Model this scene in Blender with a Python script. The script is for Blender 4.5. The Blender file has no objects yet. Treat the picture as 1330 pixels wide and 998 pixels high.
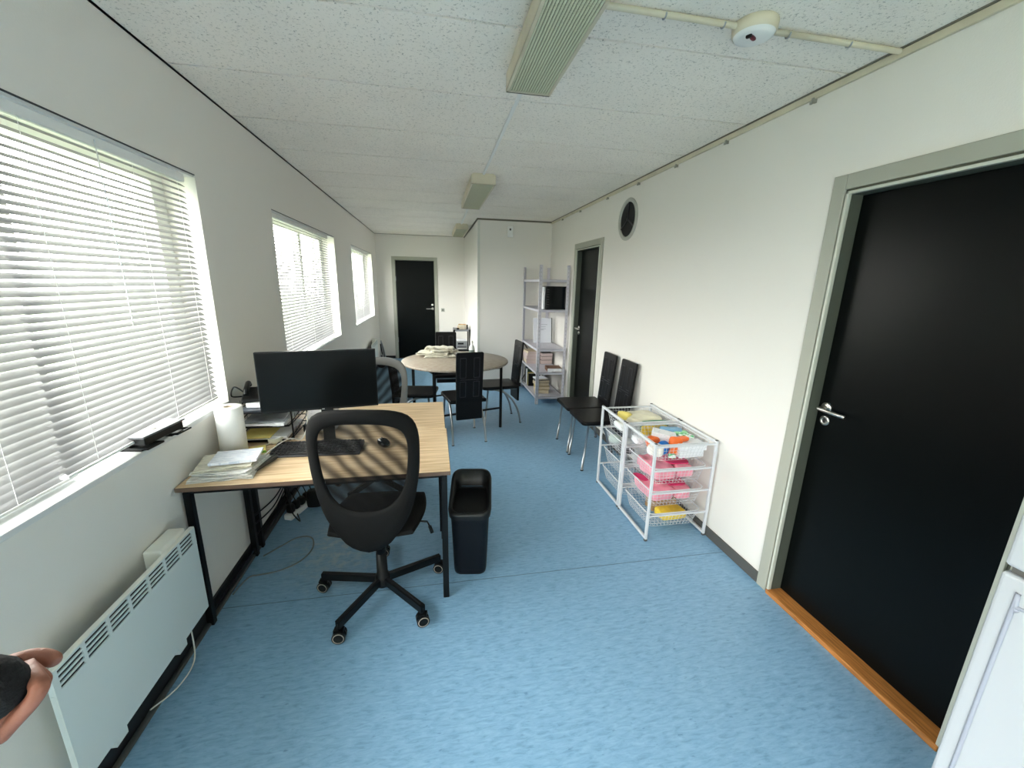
import bpy, math, random
from mathutils import Vector, Matrix, noise
PI = math.pi
R = math.radians
C = bpy.context.scene.collection
rnd = random.Random(7)

# ------------------------------------------------------------------ materials
MATS = {}
def mat(name, col, rough=.5, metal=0., spec=.35, trans=None, bump=None, var=None, emis=None, alpha=None):
    """col linear rgb; bump=(scale,strength); var=(scale,amount[,stretch xyz])"""
    if name in MATS: return MATS[name]
    m = bpy.data.materials.new(name); m.use_nodes = True
    nt = m.node_tree; b = nt.nodes['Principled BSDF']
    b.inputs['Base Color'].default_value = (*col, 1)
    b.inputs['Roughness'].default_value = rough
    b.inputs['Metallic'].default_value = metal
    b.inputs['Specular IOR Level'].default_value = spec
    if alpha is not None: b.inputs['Alpha'].default_value = alpha
    tc = nt.nodes.new('ShaderNodeTexCoord')
    if var:
        mp = nt.nodes.new('ShaderNodeMapping'); mp.inputs['Scale'].default_value = var[2] if len(var) > 2 else (1, 1, 1)
        n = nt.nodes.new('ShaderNodeTexNoise'); n.inputs['Scale'].default_value = var[0]; n.inputs['Detail'].default_value = 6
        cr = nt.nodes.new('ShaderNodeValToRGB')
        a = var[1]
        cr.color_ramp.elements[0].position = .3; cr.color_ramp.elements[1].position = .7
        cr.color_ramp.elements[0].color = (*[c * (1 - a) for c in col], 1)
        cr.color_ramp.elements[1].color = (*[min(1, c * (1 + a)) for c in col], 1)
        nt.links.new(tc.outputs['Object'], mp.inputs[0]); nt.links.new(mp.outputs[0], n.inputs['Vector'])
        nt.links.new(n.outputs['Fac'], cr.inputs[0]); nt.links.new(cr.outputs[0], b.inputs['Base Color'])
    if bump:
        n2 = nt.nodes.new('ShaderNodeTexNoise'); n2.inputs['Scale'].default_value = bump[0]; n2.inputs['Detail'].default_value = 4
        bp = nt.nodes.new('ShaderNodeBump'); bp.inputs['Strength'].default_value = bump[1]; bp.inputs['Distance'].default_value = .004
        nt.links.new(tc.outputs['Object'], n2.inputs['Vector'])
        nt.links.new(n2.outputs['Fac'], bp.inputs['Height']); nt.links.new(bp.outputs[0], b.inputs['Normal'])
    MATS[name] = m
    return m

WALLC = (.735, .715, .675)
m_wall = mat('wall_paint', WALLC, .7, bump=(160, .12))
m_base = mat('grey_baseboard', (.085, .085, .08), .5)
m_basedark = mat('dark_baseboard', (.012, .014, .016), .5)
m_casing = mat('greige_casing', (.36, .365, .31), .45, bump=(220, .1))
m_leaf = mat('black_door_paint', (.002, .003, .003), .30, spec=.13, bump=(60, .05))
m_oak = mat('oak_threshold', (.42, .17, .045), .35, var=(9, .35, (14, 1, 14)))
m_steel = mat('brushed_steel', (.6, .58, .54), .3, 1.)
m_chrome = mat('grey_chrome', (.36, .38, .40), .28, .9)
m_blackm = mat('black_metal', (.003, .0038, .0045), .4, spec=.22)
m_blackp = mat('black_plastic', (.004, .005, .0055), .42, spec=.25)
m_gloss = mat('black_gloss', (.005, .007, .008), .18)
m_leather = mat('black_leather', (.003, .003, .0035), .42, spec=.2, bump=(300, .12))
m_white = mat('white_paint_metal', (.62, .64, .67), .4)
m_whitep = mat('white_plastic', (.78, .79, .77), .4)
m_cream = mat('cream_metal', (.60, .55, .42), .45, var=(7, .10))
m_sill = mat('white_sill', (.66, .67, .67), .4)
m_rad = mat('radiator_white', (.66, .73, .73), .4)
m_radtop = mat('radiator_cap', (.80, .80, .74), .4)
m_dark = mat('dark_void', (.006, .007, .008), .7)
m_shelf = mat('lilac_grey_steel', (.55, .54, .60), .4, .1)
m_fabric = mat('black_chair_fabric', (.0055, .0055, .0055), .8, spec=.15, bump=(500, .3))
m_fabgrey = mat('grey_chair_frame', (.17, .17, .165), .55)
m_paper = mat('white_paper', (.82, .83, .86), .8, var=(30, .06))
m_roll = mat('kitchen_paper', (.86, .85, .83), .9, bump=(90, .3))
m_card = mat('kraft_card', (.42, .27, .13), .8, var=(20, .15))
m_yellow = mat('yellow_plastic', (.85, .62, .06), .5, var=(30, .12))
m_sticky = mat('yellow_note', (.88, .74, .26), .8)
m_lime = mat('lime_edge', (.35, .65, .10), .6)
m_orange = mat('orange_plastic', (.85, .16, .03), .4)
m_blue = mat('blue_plastic', (.01, .16, .55), .4)
m_pale = mat('pale_blue_plastic', (.16, .36, .56), .4)
m_green = mat('green_print', (.03, .22, .10), .5)
m_mint = mat('mint_print', (.35, .70, .38), .5)
m_pink = mat('pink_plastic', (.92, .33, .42), .45, var=(12, .2))
m_pinkd = mat('deep_pink_plastic', (.72, .05, .17), .45)
m_red = mat('dark_red', (.12, .005, .02), .3)
m_cable = mat('white_cable', (.72, .70, .64), .5)
m_greycable = mat('grey_cable', (.16, .18, .18), .5)
m_skin = mat('skin', (.25, .095, .062), .5, var=(25, .18), bump=(120, .25))
m_knit = mat('black_knit', (.006, .006, .007), .9, bump=(250, .5))
m_bottle = mat('clear_white_plastic', (.75, .78, .78), .25)

def node_mat(name):
    m = bpy.data.materials.new(name); m.use_nodes = True
    nt = m.node_tree; return m, nt, nt.nodes['Principled BSDF'], nt.nodes.new('ShaderNodeTexCoord')

def N(nt, t, **kw):
    n = nt.nodes.new(t)
    for k, v in kw.items():
        if hasattr(n, k): setattr(n, k, v)
        else: n.inputs[k.replace('_', ' ')].default_value = v
    return n

# blue marbled linoleum
def floor_mat():
    m, nt, b, tc = node_mat('blue_linoleum'); L = nt.links.new
    mp = N(nt, 'ShaderNodeMapping'); mp.inputs['Scale'].default_value = (3.2, 13, 1)
    n1 = N(nt, 'ShaderNodeTexNoise'); n1.inputs['Scale'].default_value = 6; n1.inputs['Detail'].default_value = 9; n1.inputs['Roughness'].default_value = .65; n1.inputs['Distortion'].default_value = .6
    cr = N(nt, 'ShaderNodeValToRGB'); e = cr.color_ramp.elements
    e[0].position = .30; e[0].color = (.145, .285, .435, 1)
    e[1].position = .72; e[1].color = (.275, .47, .645, 1)
    k = e.new(.46); k.color = (.205, .375, .555, 1)
    L(tc.outputs['Object'], mp.inputs[0]); L(mp.outputs[0], n1.inputs['Vector']); L(n1.outputs['Fac'], cr.inputs[0])
    # small dark flecks
    mp2 = N(nt, 'ShaderNodeMapping'); mp2.inputs['Scale'].default_value = (1, 2.6, 1)
    n2 = N(nt, 'ShaderNodeTexNoise'); n2.inputs['Scale'].default_value = 26; n2.inputs['Detail'].default_value = 3
    r2 = N(nt, 'ShaderNodeValToRGB'); r2.color_ramp.elements[0].position = .66; r2.color_ramp.elements[0].color = (1, 1, 1, 1)
    r2.color_ramp.elements[1].position = .76; r2.color_ramp.elements[1].color = (.55, .62, .70, 1)
    mx = N(nt, 'ShaderNodeMix', data_type='RGBA', blend_type='MULTIPLY'); mx.inputs[0].default_value = 1
    L(tc.outputs['Object'], mp2.inputs[0]); L(mp2.outputs[0], n2.inputs['Vector']); L(n2.outputs['Fac'], r2.inputs[0])
    L(cr.outputs[0], mx.inputs[6]); L(r2.outputs[0], mx.inputs[7])
    # worn pale patches under the desk where the chair rolls
    sx = N(nt, 'ShaderNodeSeparateXYZ'); L(tc.outputs['Object'], sx.inputs[0])
    vd = N(nt, 'ShaderNodeVectorMath', operation='DISTANCE'); vd.inputs[1].default_value = (-.60, 2.35, 0); L(tc.outputs['Object'], vd.inputs[0])
    mr = N(nt, 'ShaderNodeMapRange'); mr.inputs[1].default_value = .08; mr.inputs[2].default_value = .42; mr.inputs[3].default_value = 1; mr.inputs[4].default_value = 0
    L(vd.outputs['Value'], mr.inputs[0])
    n3 = N(nt, 'ShaderNodeTexNoise'); n3.inputs['Scale'].default_value = 22; n3.inputs['Detail'].default_value = 6; L(tc.outputs['Object'], n3.inputs['Vector'])
    r3 = N(nt, 'ShaderNodeMapRange'); r3.inputs[1].default_value = .45; r3.inputs[2].default_value = .65; L(n3.outputs['Fac'], r3.inputs[0])
    mm = N(nt, 'ShaderNodeMath', operation='MULTIPLY'); L(mr.outputs[0], mm.inputs[0]); L(r3.outputs[0], mm.inputs[1])
    m3 = N(nt, 'ShaderNodeMath', operation='MULTIPLY'); m3.inputs[1].default_value = .45; L(mm.outputs[0], m3.inputs[0])
    mx2 = N(nt, 'ShaderNodeMix', data_type='RGBA'); mx2.inputs[7].default_value = (.52, .58, .56, 1)
    L(m3.outputs[0], mx2.inputs[0]); L(mx.outputs[2], mx2.inputs[6])
    L(mx2.outputs[2], b.inputs['Base Color'])
    b.inputs['Roughness'].default_value = .42
    bp = N(nt, 'ShaderNodeBump'); bp.inputs['Strength'].default_value = .16; bp.inputs['Distance'].default_value = .003
    n4 = N(nt, 'ShaderNodeTexNoise'); n4.inputs['Scale'].default_value = 9; n4.inputs['Detail'].default_value = 5; L(tc.outputs['Object'], n4.inputs['Vector'])
    L(n4.outputs['Fac'], bp.inputs['Height']); L(bp.outputs[0], b.inputs['Normal'])
    return m
m_floor = floor_mat()

def ceiling_mat():
    m, nt, b, tc = node_mat('mineral_fibre_board'); L = nt.links.new
    n = N(nt, 'ShaderNodeTexNoise'); n.inputs['Scale'].default_value = 105; n.inputs['Detail'].default_value = 5; n.inputs['Roughness'].default_value = .7
    r = N(nt, 'ShaderNodeValToRGB'); e = r.color_ramp.elements
    e[0].position = .31; e[0].color = (.30, .29, .26, 1); e[1].position = .44; e[1].color = (.90, .855, .785, 1)
    n2 = N(nt, 'ShaderNodeTexNoise'); n2.inputs['Scale'].default_value = 2.2
    r2 = N(nt, 'ShaderNodeMapRange'); r2.inputs[3].default_value = .90; r2.inputs[4].default_value = 1.06
    vm = N(nt, 'ShaderNodeVectorMath', operation='SCALE')
    for q in (n, n2): L(tc.outputs['Object'], q.inputs['Vector'])
    L(n.outputs['Fac'], r.inputs[0]); L(n2.outputs['Fac'], r2.inputs[0]); L(r.outputs[0], vm.inputs[0]); L(r2.outputs[0], vm.inputs['Scale'])
    L(vm.outputs[0], b.inputs['Base Color']); b.inputs['Roughness'].default_value = .9
    bp = N(nt, 'ShaderNodeBump'); bp.inputs['Strength'].default_value = .5; bp.inputs['Distance'].default_value = .004
    L(n.outputs['Fac'], bp.inputs['Height']); L(bp.outputs[0], b.inputs['Normal'])
    return m
m_ceil = ceiling_mat()

def wood_mat(name, c1, c2, sc=(1.2, 24, 1), s=3.0):
    m, nt, b, tc = node_mat(name); L = nt.links.new
    mp = N(nt, 'ShaderNodeMapping'); mp.inputs['Scale'].default_value = sc
    n = N(nt, 'ShaderNodeTexNoise'); n.inputs['Scale'].default_value = s; n.inputs['Detail'].default_value = 7; n.inputs['Distortion'].default_value = .3
    r = N(nt, 'ShaderNodeValToRGB'); e = r.color_ramp.elements
    e[0].position = .34; e[0].color = (*c1, 1); e[1].position = .62; e[1].color = (*c2, 1)
    L(tc.outputs['Object'], mp.inputs[0]); L(mp.outputs[0], n.inputs['Vector']); L(n.outputs['Fac'], r.inputs[0]); L(r.outputs[0], b.inputs['Base Color'])
    b.inputs['Roughness'].default_value = .38
    return m
m_desk = wood_mat('pale_oak_laminate', (.52, .35, .19), (.76, .57, .365))
m_table = wood_mat('grey_brown_laminate', (.25, .20, .15), (.36, .31, .25), (5, 12, 1), 4)

def slat_mat():
    m = bpy.data.materials.new('white_slat'); m.use_nodes = True; nt = m.node_tree; L = nt.links.new
    nt.nodes.remove(nt.nodes['Principled BSDF']); out = nt.nodes['Material Output']
    d = N(nt, 'ShaderNodeBsdfDiffuse'); d.inputs[0].default_value = (.30, .30, .305, 1)
    t = N(nt, 'ShaderNodeBsdfTranslucent'); t.inputs[0].default_value = (.55, .55, .55, 1)
    g = N(nt, 'ShaderNodeBsdfGlossy'); g.inputs['Roughness'].default_value = .35
    mx = N(nt, 'ShaderNodeMixShader'); mx.inputs[0].default_value = .12
    m2 = N(nt, 'ShaderNodeMixShader'); m2.inputs[0].default_value = .05
    L(d.outputs[0], mx.inputs[1]); L(t.outputs[0], mx.inputs[2]); L(mx.outputs[0], m2.inputs[1]); L(g.outputs[0], m2.inputs[2]); L(m2.outputs[0], out.inputs[0])
    return m
m_slat = slat_mat()

def glass_mat():
    m = bpy.data.materials.new('window_glass'); m.use_nodes = True; nt = m.node_tree; L = nt.links.new
    nt.nodes.remove(nt.nodes['Principled BSDF']); out = nt.nodes['Material Output']
    t = N(nt, 'ShaderNodeBsdfTransparent'); t.inputs[0].default_value = (.95, .97, .96, 1)
    g = N(nt, 'ShaderNodeBsdfGlossy'); g.inputs['Roughness'].default_value = .02
    mx = N(nt, 'ShaderNodeMixShader'); mx.inputs[0].default_value = .06
    L(t.outputs[0], mx.inputs[1]); L(g.outputs[0], mx.inputs[2]); L(mx.outputs[0], out.inputs[0])
    return m
m_glass = glass_mat()

def mesh_fabric_mat():
    """black see-through chair mesh with its moire-like bands of denser weave"""
    m = bpy.data.materials.new('black_mesh_fabric'); m.use_nodes = True; nt = m.node_tree; L = nt.links.new
    nt.nodes.remove(nt.nodes['Principled BSDF']); out = nt.nodes['Material Output']
    tc = N(nt, 'ShaderNodeTexCoord')
    w = N(nt, 'ShaderNodeTexWave'); w.inputs['Scale'].default_value = 7.5; w.inputs['Distortion'].default_value = 5; w.inputs['Detail'].default_value = 1.2; w.inputs['Detail Scale'].default_value = .7
    w.bands_direction = 'DIAGONAL'
    r = N(nt, 'ShaderNodeMapRange'); r.inputs[3].default_value = .56; r.inputs[4].default_value = .90
    L(tc.outputs['Object'], w.inputs['Vector']); L(w.outputs['Fac'], r.inputs[0])
    t = N(nt, 'ShaderNodeBsdfTransparent'); d = N(nt, 'ShaderNodeBsdfDiffuse'); d.inputs[0].default_value = (.010, .010, .010, 1)
    mx = N(nt, 'ShaderNodeMixShader'); L(r.outputs[0], mx.inputs[0]); L(t.outputs[0], mx.inputs[1]); L(d.outputs[0], mx.inputs[2]); L(mx.outputs[0], out.inputs[0])
    return m
m_mesh = mesh_fabric_mat()

def print_mat(name, paper, ink, sc, thr=.5, contrast=.08, amount=1.):
    """faint lines of print in columns"""
    m, nt, b, tc = node_mat(name); L = nt.links.new
    mp = N(nt, 'ShaderNodeMapping'); mp.inputs['Scale'].default_value = sc
    n = N(nt, 'ShaderNodeTexNoise'); n.inputs['Scale'].default_value = 3; n.inputs['Detail'].default_value = 4
    r = N(nt, 'ShaderNodeMapRange'); r.inputs[1].default_value = thr; r.inputs[2].default_value = thr + contrast; r.inputs[4].default_value = amount
    mx = N(nt, 'ShaderNodeMix', data_type='RGBA'); mx.inputs[6].default_value = (*paper, 1); mx.inputs[7].default_value = (*ink, 1)
    L(tc.outputs['Object'], mp.inputs[0]); L(mp.outputs[0], n.inputs['Vector']); L(n.outputs['Fac'], r.inputs[0]); L(r.outputs[0], mx.inputs[0]); L(mx.outputs[2], b.inputs['Base Color'])
    b.inputs['Roughness'].default_value = .85
    return m
m_news = print_mat('newsprint', (.72, .69, .58), (.34, .32, .28), (10, 60, 60), .52, .1, .6)
m_news2 = print_mat('white_newsprint', (.80, .79, .77), (.42, .42, .42), (12, 60, 60), .52, .1, .6)
m_form = print_mat('printed_form', (.80, .82, .88), (.45, .50, .62), (8, 70, 1), .5, .06, .6)
m_whbox = print_mat('white_printed_carton', (.80, .81, .84), (.42, .42, .50), (12, 40, 60), .64, .04, .7)
m_grnbox = print_mat('green_printed_carton', (.80, .82, .78), (.12, .50, .20), (10, 10, 30), .5, .05, 1)
m_cover = print_mat('orange_paperback', (.62, .40, .18), (.25, .10, .03), (10, 10, 30), .5, .05, 1)

def diffuser_mat():
    m, nt, b, tc = node_mat('prismatic_diffuser'); L = nt.links.new
    b.inputs['Base Color'].default_value = (.50, .50, .36, 1); b.inputs['Roughness'].default_value = .22
    return m
m_diff = diffuser_mat()
m_diffgap = mat('diffuser_shade', (.22, .22, .15), .4)

# ------------------------------------------------------------------ mesh builder
class MB:
    def __init__(s): s.v = []; s.f = []; s.m = []; s.sm = []
    def add(s, vs, fs, mi=0, smooth=False):
        o = len(s.v); s.v += [tuple(v) for v in vs]
        for f in fs: s.f.append([o + i for i in f]); s.m.append(mi); s.sm.append(smooth)
        return s
    def box(s, x0, x1, y0, y1, z0, z1, mi=0, M=None):
        vs = [Vector((x, y, z)) for z in (z0, z1) for y in (y0, y1) for x in (x0, x1)]
        if M is not None: vs = [M @ v for v in vs]
        return s.add(vs, [(0, 2, 3, 1), (4, 5, 7, 6), (0, 1, 5, 4), (2, 6, 7, 3), (0, 4, 6, 2), (1, 3, 7, 5)], mi)
    def tube(s, pts, r, n=8, mi=0, closed=False, cap=True, rs=None):
        pts = [Vector(p) for p in pts]; k = len(pts); rings = []
        up = None
        for i, p in enumerate(pts):
            if closed: t = pts[(i + 1) % k] - pts[i - 1]
            else: t = pts[min(i + 1, k - 1)] - pts[max(i - 1, 0)]
            t.normalize()
            if up is None:
                up = Vector((0, 0, 1)) if abs(t.z) < .9 else Vector((0, 1, 0))
            a = up - t * up.dot(t)
            if a.length < 1e-5: a = Vector((1, 0, 0)) - t * t.x
            a.normalize(); b = t.cross(a); up = a
            rr = rs[i] if rs else r
            rings.append([p + (a * math.cos(2 * PI * j / n + PI / n) + b * math.sin(2 * PI * j / n + PI / n)) * rr for j in range(n)])
        vs = [v for rg in rings for v in rg]; fs = []
        for i in range(k if closed else k - 1):
            i2 = (i + 1) % k
            for j in range(n): fs.append((i * n + j, i2 * n + j, i2 * n + (j + 1) % n, i * n + (j + 1) % n)[::-1])
        o = len(s.v); s.add(vs, fs, mi, n > 4)
        if cap and not closed: s.add([], []); s.f += [[o + j for j in range(n)], [o + (k - 1) * n + j for j in range(n)][::-1]]; s.m += [mi, mi]; s.sm += [False, False]
        return s
    def bar(s, p0, p1, w, h, mi=0, up=(0, 0, 1)):
        """rectangular bar from p0 to p1: w across, h along up"""
        p0 = Vector(p0); p1 = Vector(p1); t = (p1 - p0).normalized(); u = Vector(up); u = (u - t * u.dot(t))
        if u.length < 1e-4: u = Vector((0, 1, 0)) - t * t.y
        u.normalize(); a = t.cross(u)
        vs = [p + a * (w / 2 * sa) + u * (h / 2 * su) for p in (p0, p1) for sa, su in ((-1, -1), (1, -1), (1, 1), (-1, 1))]
        return s.add(vs, [(0, 1, 2, 3), (7, 6, 5, 4), (0, 4, 5, 1), (1, 5, 6, 2), (2, 6, 7, 3), (3, 7, 4, 0)], mi)
    def cyl(s, c, r, h, n=24, mi=0, axis='z', r2=None):
        c = Vector(c); d = {'x': Vector((1, 0, 0)), 'y': Vector((0, 1, 0)), 'z': Vector((0, 0, 1))}[axis] if isinstance(axis, str) else Vector(axis).normalized()
        r2 = r if r2 is None else r2
        return s.tube([c, c + d * h * .5, c + d * h], r, n, mi, rs=[r, (r + r2) / 2, r2])
    def lathe(s, c, prof, n=32, mi=0, M=None):
        """prof [(r,z)] about z"""
        c = Vector(c); vs = []; fs = []; k = len(prof)
        for r_, z_ in prof:
            for j in range(n):
                a = 2 * PI * j / n; v = Vector((r_ * math.cos(a), r_ * math.sin(a), z_))
                vs.append(c + (M @ v if M is not None else v))
        for i in range(k - 1):
            for j in range(n): fs.append((i * n + j, i * n + (j + 1) % n, (i + 1) * n + (j + 1) % n, (i + 1) * n + j))
        return s.add(vs, fs, mi, True)
    def prism(s, poly, z0, z1, mi=0, M=None, smooth=False):
        """poly [(x,y)] ccw"""
        n = len(poly); vs = [Vector((x, y, z)) for z in (z0, z1) for x, y in poly]
        if M is not None: vs = [M @ v for v in vs]
        return s.add(vs, [tuple(range(n))[::-1], tuple(range(n, 2 * n))] + [(i, (i + 1) % n, n + (i + 1) % n, n + i) for i in range(n)], mi)
    def grid(s, f, nu, nv, mi=0, smooth=True, flip=False):
        vs = [f(i / nu, j / nv) for j in range(nv + 1) for i in range(nu + 1)]
        fs = []
        for j in range(nv):
            for i in range(nu):
                a = j * (nu + 1) + i; q = (a, a + 1, a + nu + 2, a + nu + 1)
                fs.append(q[::-1] if flip else q)
        return s.add(vs, fs, mi, smooth)
    def build(s, name, mats, parent=None, bevel=0, seg=2, loc=None, rz=0, solid=0, sub=0, smooth=None):
        me = bpy.data.meshes.new(name); me.from_pydata(s.v, [], s.f)
        if not isinstance(mats, (list, tuple)): mats = [mats]
        for m in mats: me.materials.append(m)
        me.polygons.foreach_set('material_index', s.m)
        me.polygons.foreach_set('use_smooth', [bool(x) if smooth is None else smooth for x in s.sm])
        me.update()
        o = bpy.data.objects.new(name, me); C.objects.link(o)
        if parent is not None: o.parent = parent
        if loc is not None: o.location = loc
        o.rotation_euler.z = rz
        if solid:
            q = o.modifiers.new('s', 'SOLIDIFY'); q.thickness = solid; q.offset = 0
        if bevel:
            q = o.modifiers.new('b', 'BEVEL'); q.width = bevel; q.segments = seg; q.limit_method = 'ANGLE'; q.angle_limit = R(40)
        if sub:
            q = o.modifiers.new('d', 'SUBSURF'); q.levels = sub; q.render_levels = sub
        return o

def tag(o, label, cat, group=None):
    o['label'] = label; o['category'] = cat
    if group: o['group'] = group
    return o
def thing(name, label, cat, loc=(0, 0, 0), rz=0, group=None):
    o = bpy.data.objects.new(name, None); C.objects.link(o); o.location = loc; o.rotation_euler.z = rz; o.empty_display_size = .1
    return tag(o, label, cat, group)
def struct(o, name=None):
    o['kind'] = 'structure'; return o
def dup(root, loc, rz, label, group=None):
    def cp(o, par):
        c = o.copy(); C.objects.link(c)
        if par is not None: c.parent = par
        for ch in kids[o.name]: cp(ch, c)
        return c
    kids = {}
    def walk(o):
        kids[o.name] = [x for x in bpy.data.objects if x.parent == o]
        for x in kids[o.name]: walk(x)
    walk(root)
    r = cp(root, None); r.location = loc; r.rotation_euler.z = rz; r['label'] = label
    if group: r['group'] = group
    return r
def superbox(mb, c, size, p=5., n=10, amp=0., seed=0, freq=9., mi=0, M=None, fz=0.):
    """rounded, optionally crumpled box; c = centre of its base; fz flattens the noise at the base"""
    sx, sy, sz = [q / 2 for q in size]; c = Vector(c)
    off = Vector((seed * 3.1, seed * 1.7, seed * .9))
    faces = [((1, 0, 0), (0, 1, 0), (0, 0, 1)), ((-1, 0, 0), (0, 0, 1), (0, 1, 0)), ((0, 1, 0), (0, 0, 1), (1, 0, 0)),
             ((0, -1, 0), (1, 0, 0), (0, 0, 1)), ((0, 0, 1), (1, 0, 0), (0, 1, 0)), ((0, 0, -1), (0, 1, 0), (1, 0, 0))]
    for d, u, w in faces:
        d = Vector(d); u = Vector(u); w = Vector(w)
        def f(a, b):
            v = d + u * (2 * a - 1) + w * (2 * b - 1)
            k = (abs(v.x) ** p + abs(v.y) ** p + abs(v.z) ** p) ** (1 / p); v = v / k
            q = Vector((v.x * sx, v.y * sy, v.z * sz))
            if amp:
                nn = noise.noise_vector(q * freq + off) * amp
                if v.z < 0: nn.z *= .1
                q = q + nn
            q.z = max(q.z, -sz) + sz
            if M is not None: q = M @ q
            return c + q
        mb.grid(f, n, n, mi)
    return mb
def Mz(a): return Matrix.Rotation(a, 4, 'Z')
def arc(cx, cy, r, a0, a1, n): return [(cx + r * math.cos(a0 + (a1 - a0) * i / n), cy + r * math.sin(a0 + (a1 - a0) * i / n)) for i in range(n + 1)]
def rrect(w, d, r, n=5, cx=0, cy=0):
    p = []
    for sx, sy, a in ((1, -1, -PI / 2), (1, 1, 0), (-1, 1, PI / 2), (-1, -1, PI)):
        p += arc(cx + sx * (w / 2 - r), cy + sy * (d / 2 - r), r, a, a + PI / 2, n)
    return p
def smoothpath(pts, k=6):
    pts = [Vector(p) for p in pts]; out = []
    for i in range(len(pts) - 1):
        p0 = pts[max(i - 1, 0)]; p1 = pts[i]; p2 = pts[i + 1]; p3 = pts[min(i + 2, len(pts) - 1)]
        for j in range(k):
            t = j / k
            out.append(.5 * ((2 * p1) + (p2 - p0) * t + (2 * p0 - 5 * p1 + 4 * p2 - p3) * t * t + (3 * p1 - p0 - 3 * p2 + p3) * t ** 3))
    out.append(pts[-1]); return out

# ------------------------------------------------------------------ the room
XL, XR, H = -1.11, 1.77, 2.51
YB, YF, YJ, XJ = 8.88, -4.2, 6.24, .66
T = .26
SZ, TZ = .962, 2.09                       # window sill / head heights
WIN = [(.42, 2.385), (3.36, 5.27), (6.30, 8.27), (-3.9, -.95)]

mb = MB(); mb.box(XL - T, XR + .2, YF - .2, YB + .2, -.1, 0)
struct(mb.build('floor', m_floor))
mb = MB(); mb.box(XL, XR, 1.9465, 1.9505, 0, .0006); struct(mb.build('trim_1', mat('weld_line', (.10, .17, .23), .5)))

# ceiling: fibre boards with open joints under a dark slab
mb = MB(); ys = [YF - .2]; y = 1.70 - .59 * 7
while y < YB:
    if y > YF: ys.append(y)
    y += .59
ys.append(YB + .2)
for a, b in zip(ys[:-1], ys[1:]):
    n = 60
    g0 = [(XL - T + (XR + .2 - XL + T) * i / n) for i in range(n + 1)]
    def jag(x, yy): return noise.noise(Vector((x * 14, yy * 5, 0))) * .005
    vs = []; fs = []
    for x in g0:
        ya = a + .0065 + (jag(x, a)); yb_ = b - .0065 + jag(x, b + 9)
        vs += [(x, ya, H), (x, yb_, H), (x, ya, H + .03), (x, yb_, H + .03)]
    for i in range(n):
        o = i * 4; q = o + 4
        fs += [(o, o + 1, q + 1, q), (o, q, q + 2, o + 2), (o + 1, o + 3, q + 3, q + 1)]
    mb.add(vs, fs, 0)
mb.box(XL - T, XR + .2, YF - .2, YB + .2, H + .03, H + .12, 1)
struct(mb.build('ceiling', [m_ceil, mat('joint_dark', (.015, .015, .013), .9)]))

# left wall with its window openings, the rearmost one added out of view for light
mb = MB()
w = sorted(WIN); yy = YF - .2
for a, b in w:
    mb.box(XL - T, XL, yy, a, 0, H); z0_, z1_ = (.10, 2.36) if a < 0 else (SZ, TZ)
    mb.box(XL - T, XL, a, b, 0, z0_ - .02); mb.box(XL - T, XL, a, b, z1_, H); yy = b
mb.box(XL - T, XL, yy, YB + .2, 0, H)
struct(mb.build('wall_left', m_wall))
# right wall with two door openings
D1, D2, DH = (.80, 1.60), (4.31, 5.055), 2.03
mb = MB(); yy = YF - .2
for a, b in (D1, D2):
    mb.box(XR, XR + .2, yy, a, 0, H); mb.box(XR, XR + .2, a, b, DH, H); yy = b
mb.box(XR, XR + .2, yy, YB + .2, 0, H)
struct(mb.build('wall_right', m_wall))
D3 = (-.745, .035)
mb = MB(); mb.box(XL, D3[0], YB, YB + .2, 0, H).box(D3[0], D3[1], YB, YB + .2, DH - .01, H).box(D3[1], XR, YB, YB + .2, 0, H)
struct(mb.build('wall_back', m_wall))
mb = MB(); mb.box(XJ, XR, YJ, YB, 0, H); struct(mb.build('wall_corner', m_wall))
mb = MB(); mb.box(XL, XR, YF - .2, YF, 0, H); struct(mb.build('wall_front', m_wall))
# corner bead on the projecting wall
mb = MB(); mb.box(XJ - .006, XJ + .03, YJ - .006, YJ + .0, .07, H - .03); struct(mb.build('trim_2', mat('bead', (.60, .62, .57), .5)))

# baseboards
mb = MB()
for a, b in ((YF, D1[0] - .075), (D1[1] + .075, D2[0] - .075), (D2[1] + .075, YJ)): mb.box(XR - .012, XR, a, b, 0, .065)
struct(mb.build('baseboard_right', m_base, bevel=.003))
mb = MB(); mb.box(XL, XL + .012, YF, YB, 0, .075); struct(mb.build('baseboard_left', m_basedark, bevel=.003))
mb = MB(); mb.box(XL + .012, XL + .034, .4, 6, 0, .016); struct(mb.build('trim_3', mat('grey_cove', (.07, .075, .072), .6), bevel=.006))
mb = MB(); mb.box(XL, D3[0] - .07, YB - .012, YB, 0, .06).box(D3[1] + .07, XJ, YB - .012, YB, 0, .06); struct(mb.build('baseboard_back', m_basedark, bevel=.003))
mb = MB(); mb.box(XJ, XR, YJ - .012, YJ, 0, .06).box(XJ - .012, XJ, YJ - .012, YB, 0, .06); struct(mb.build('baseboard_corner', m_basedark, bevel=.003))

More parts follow.
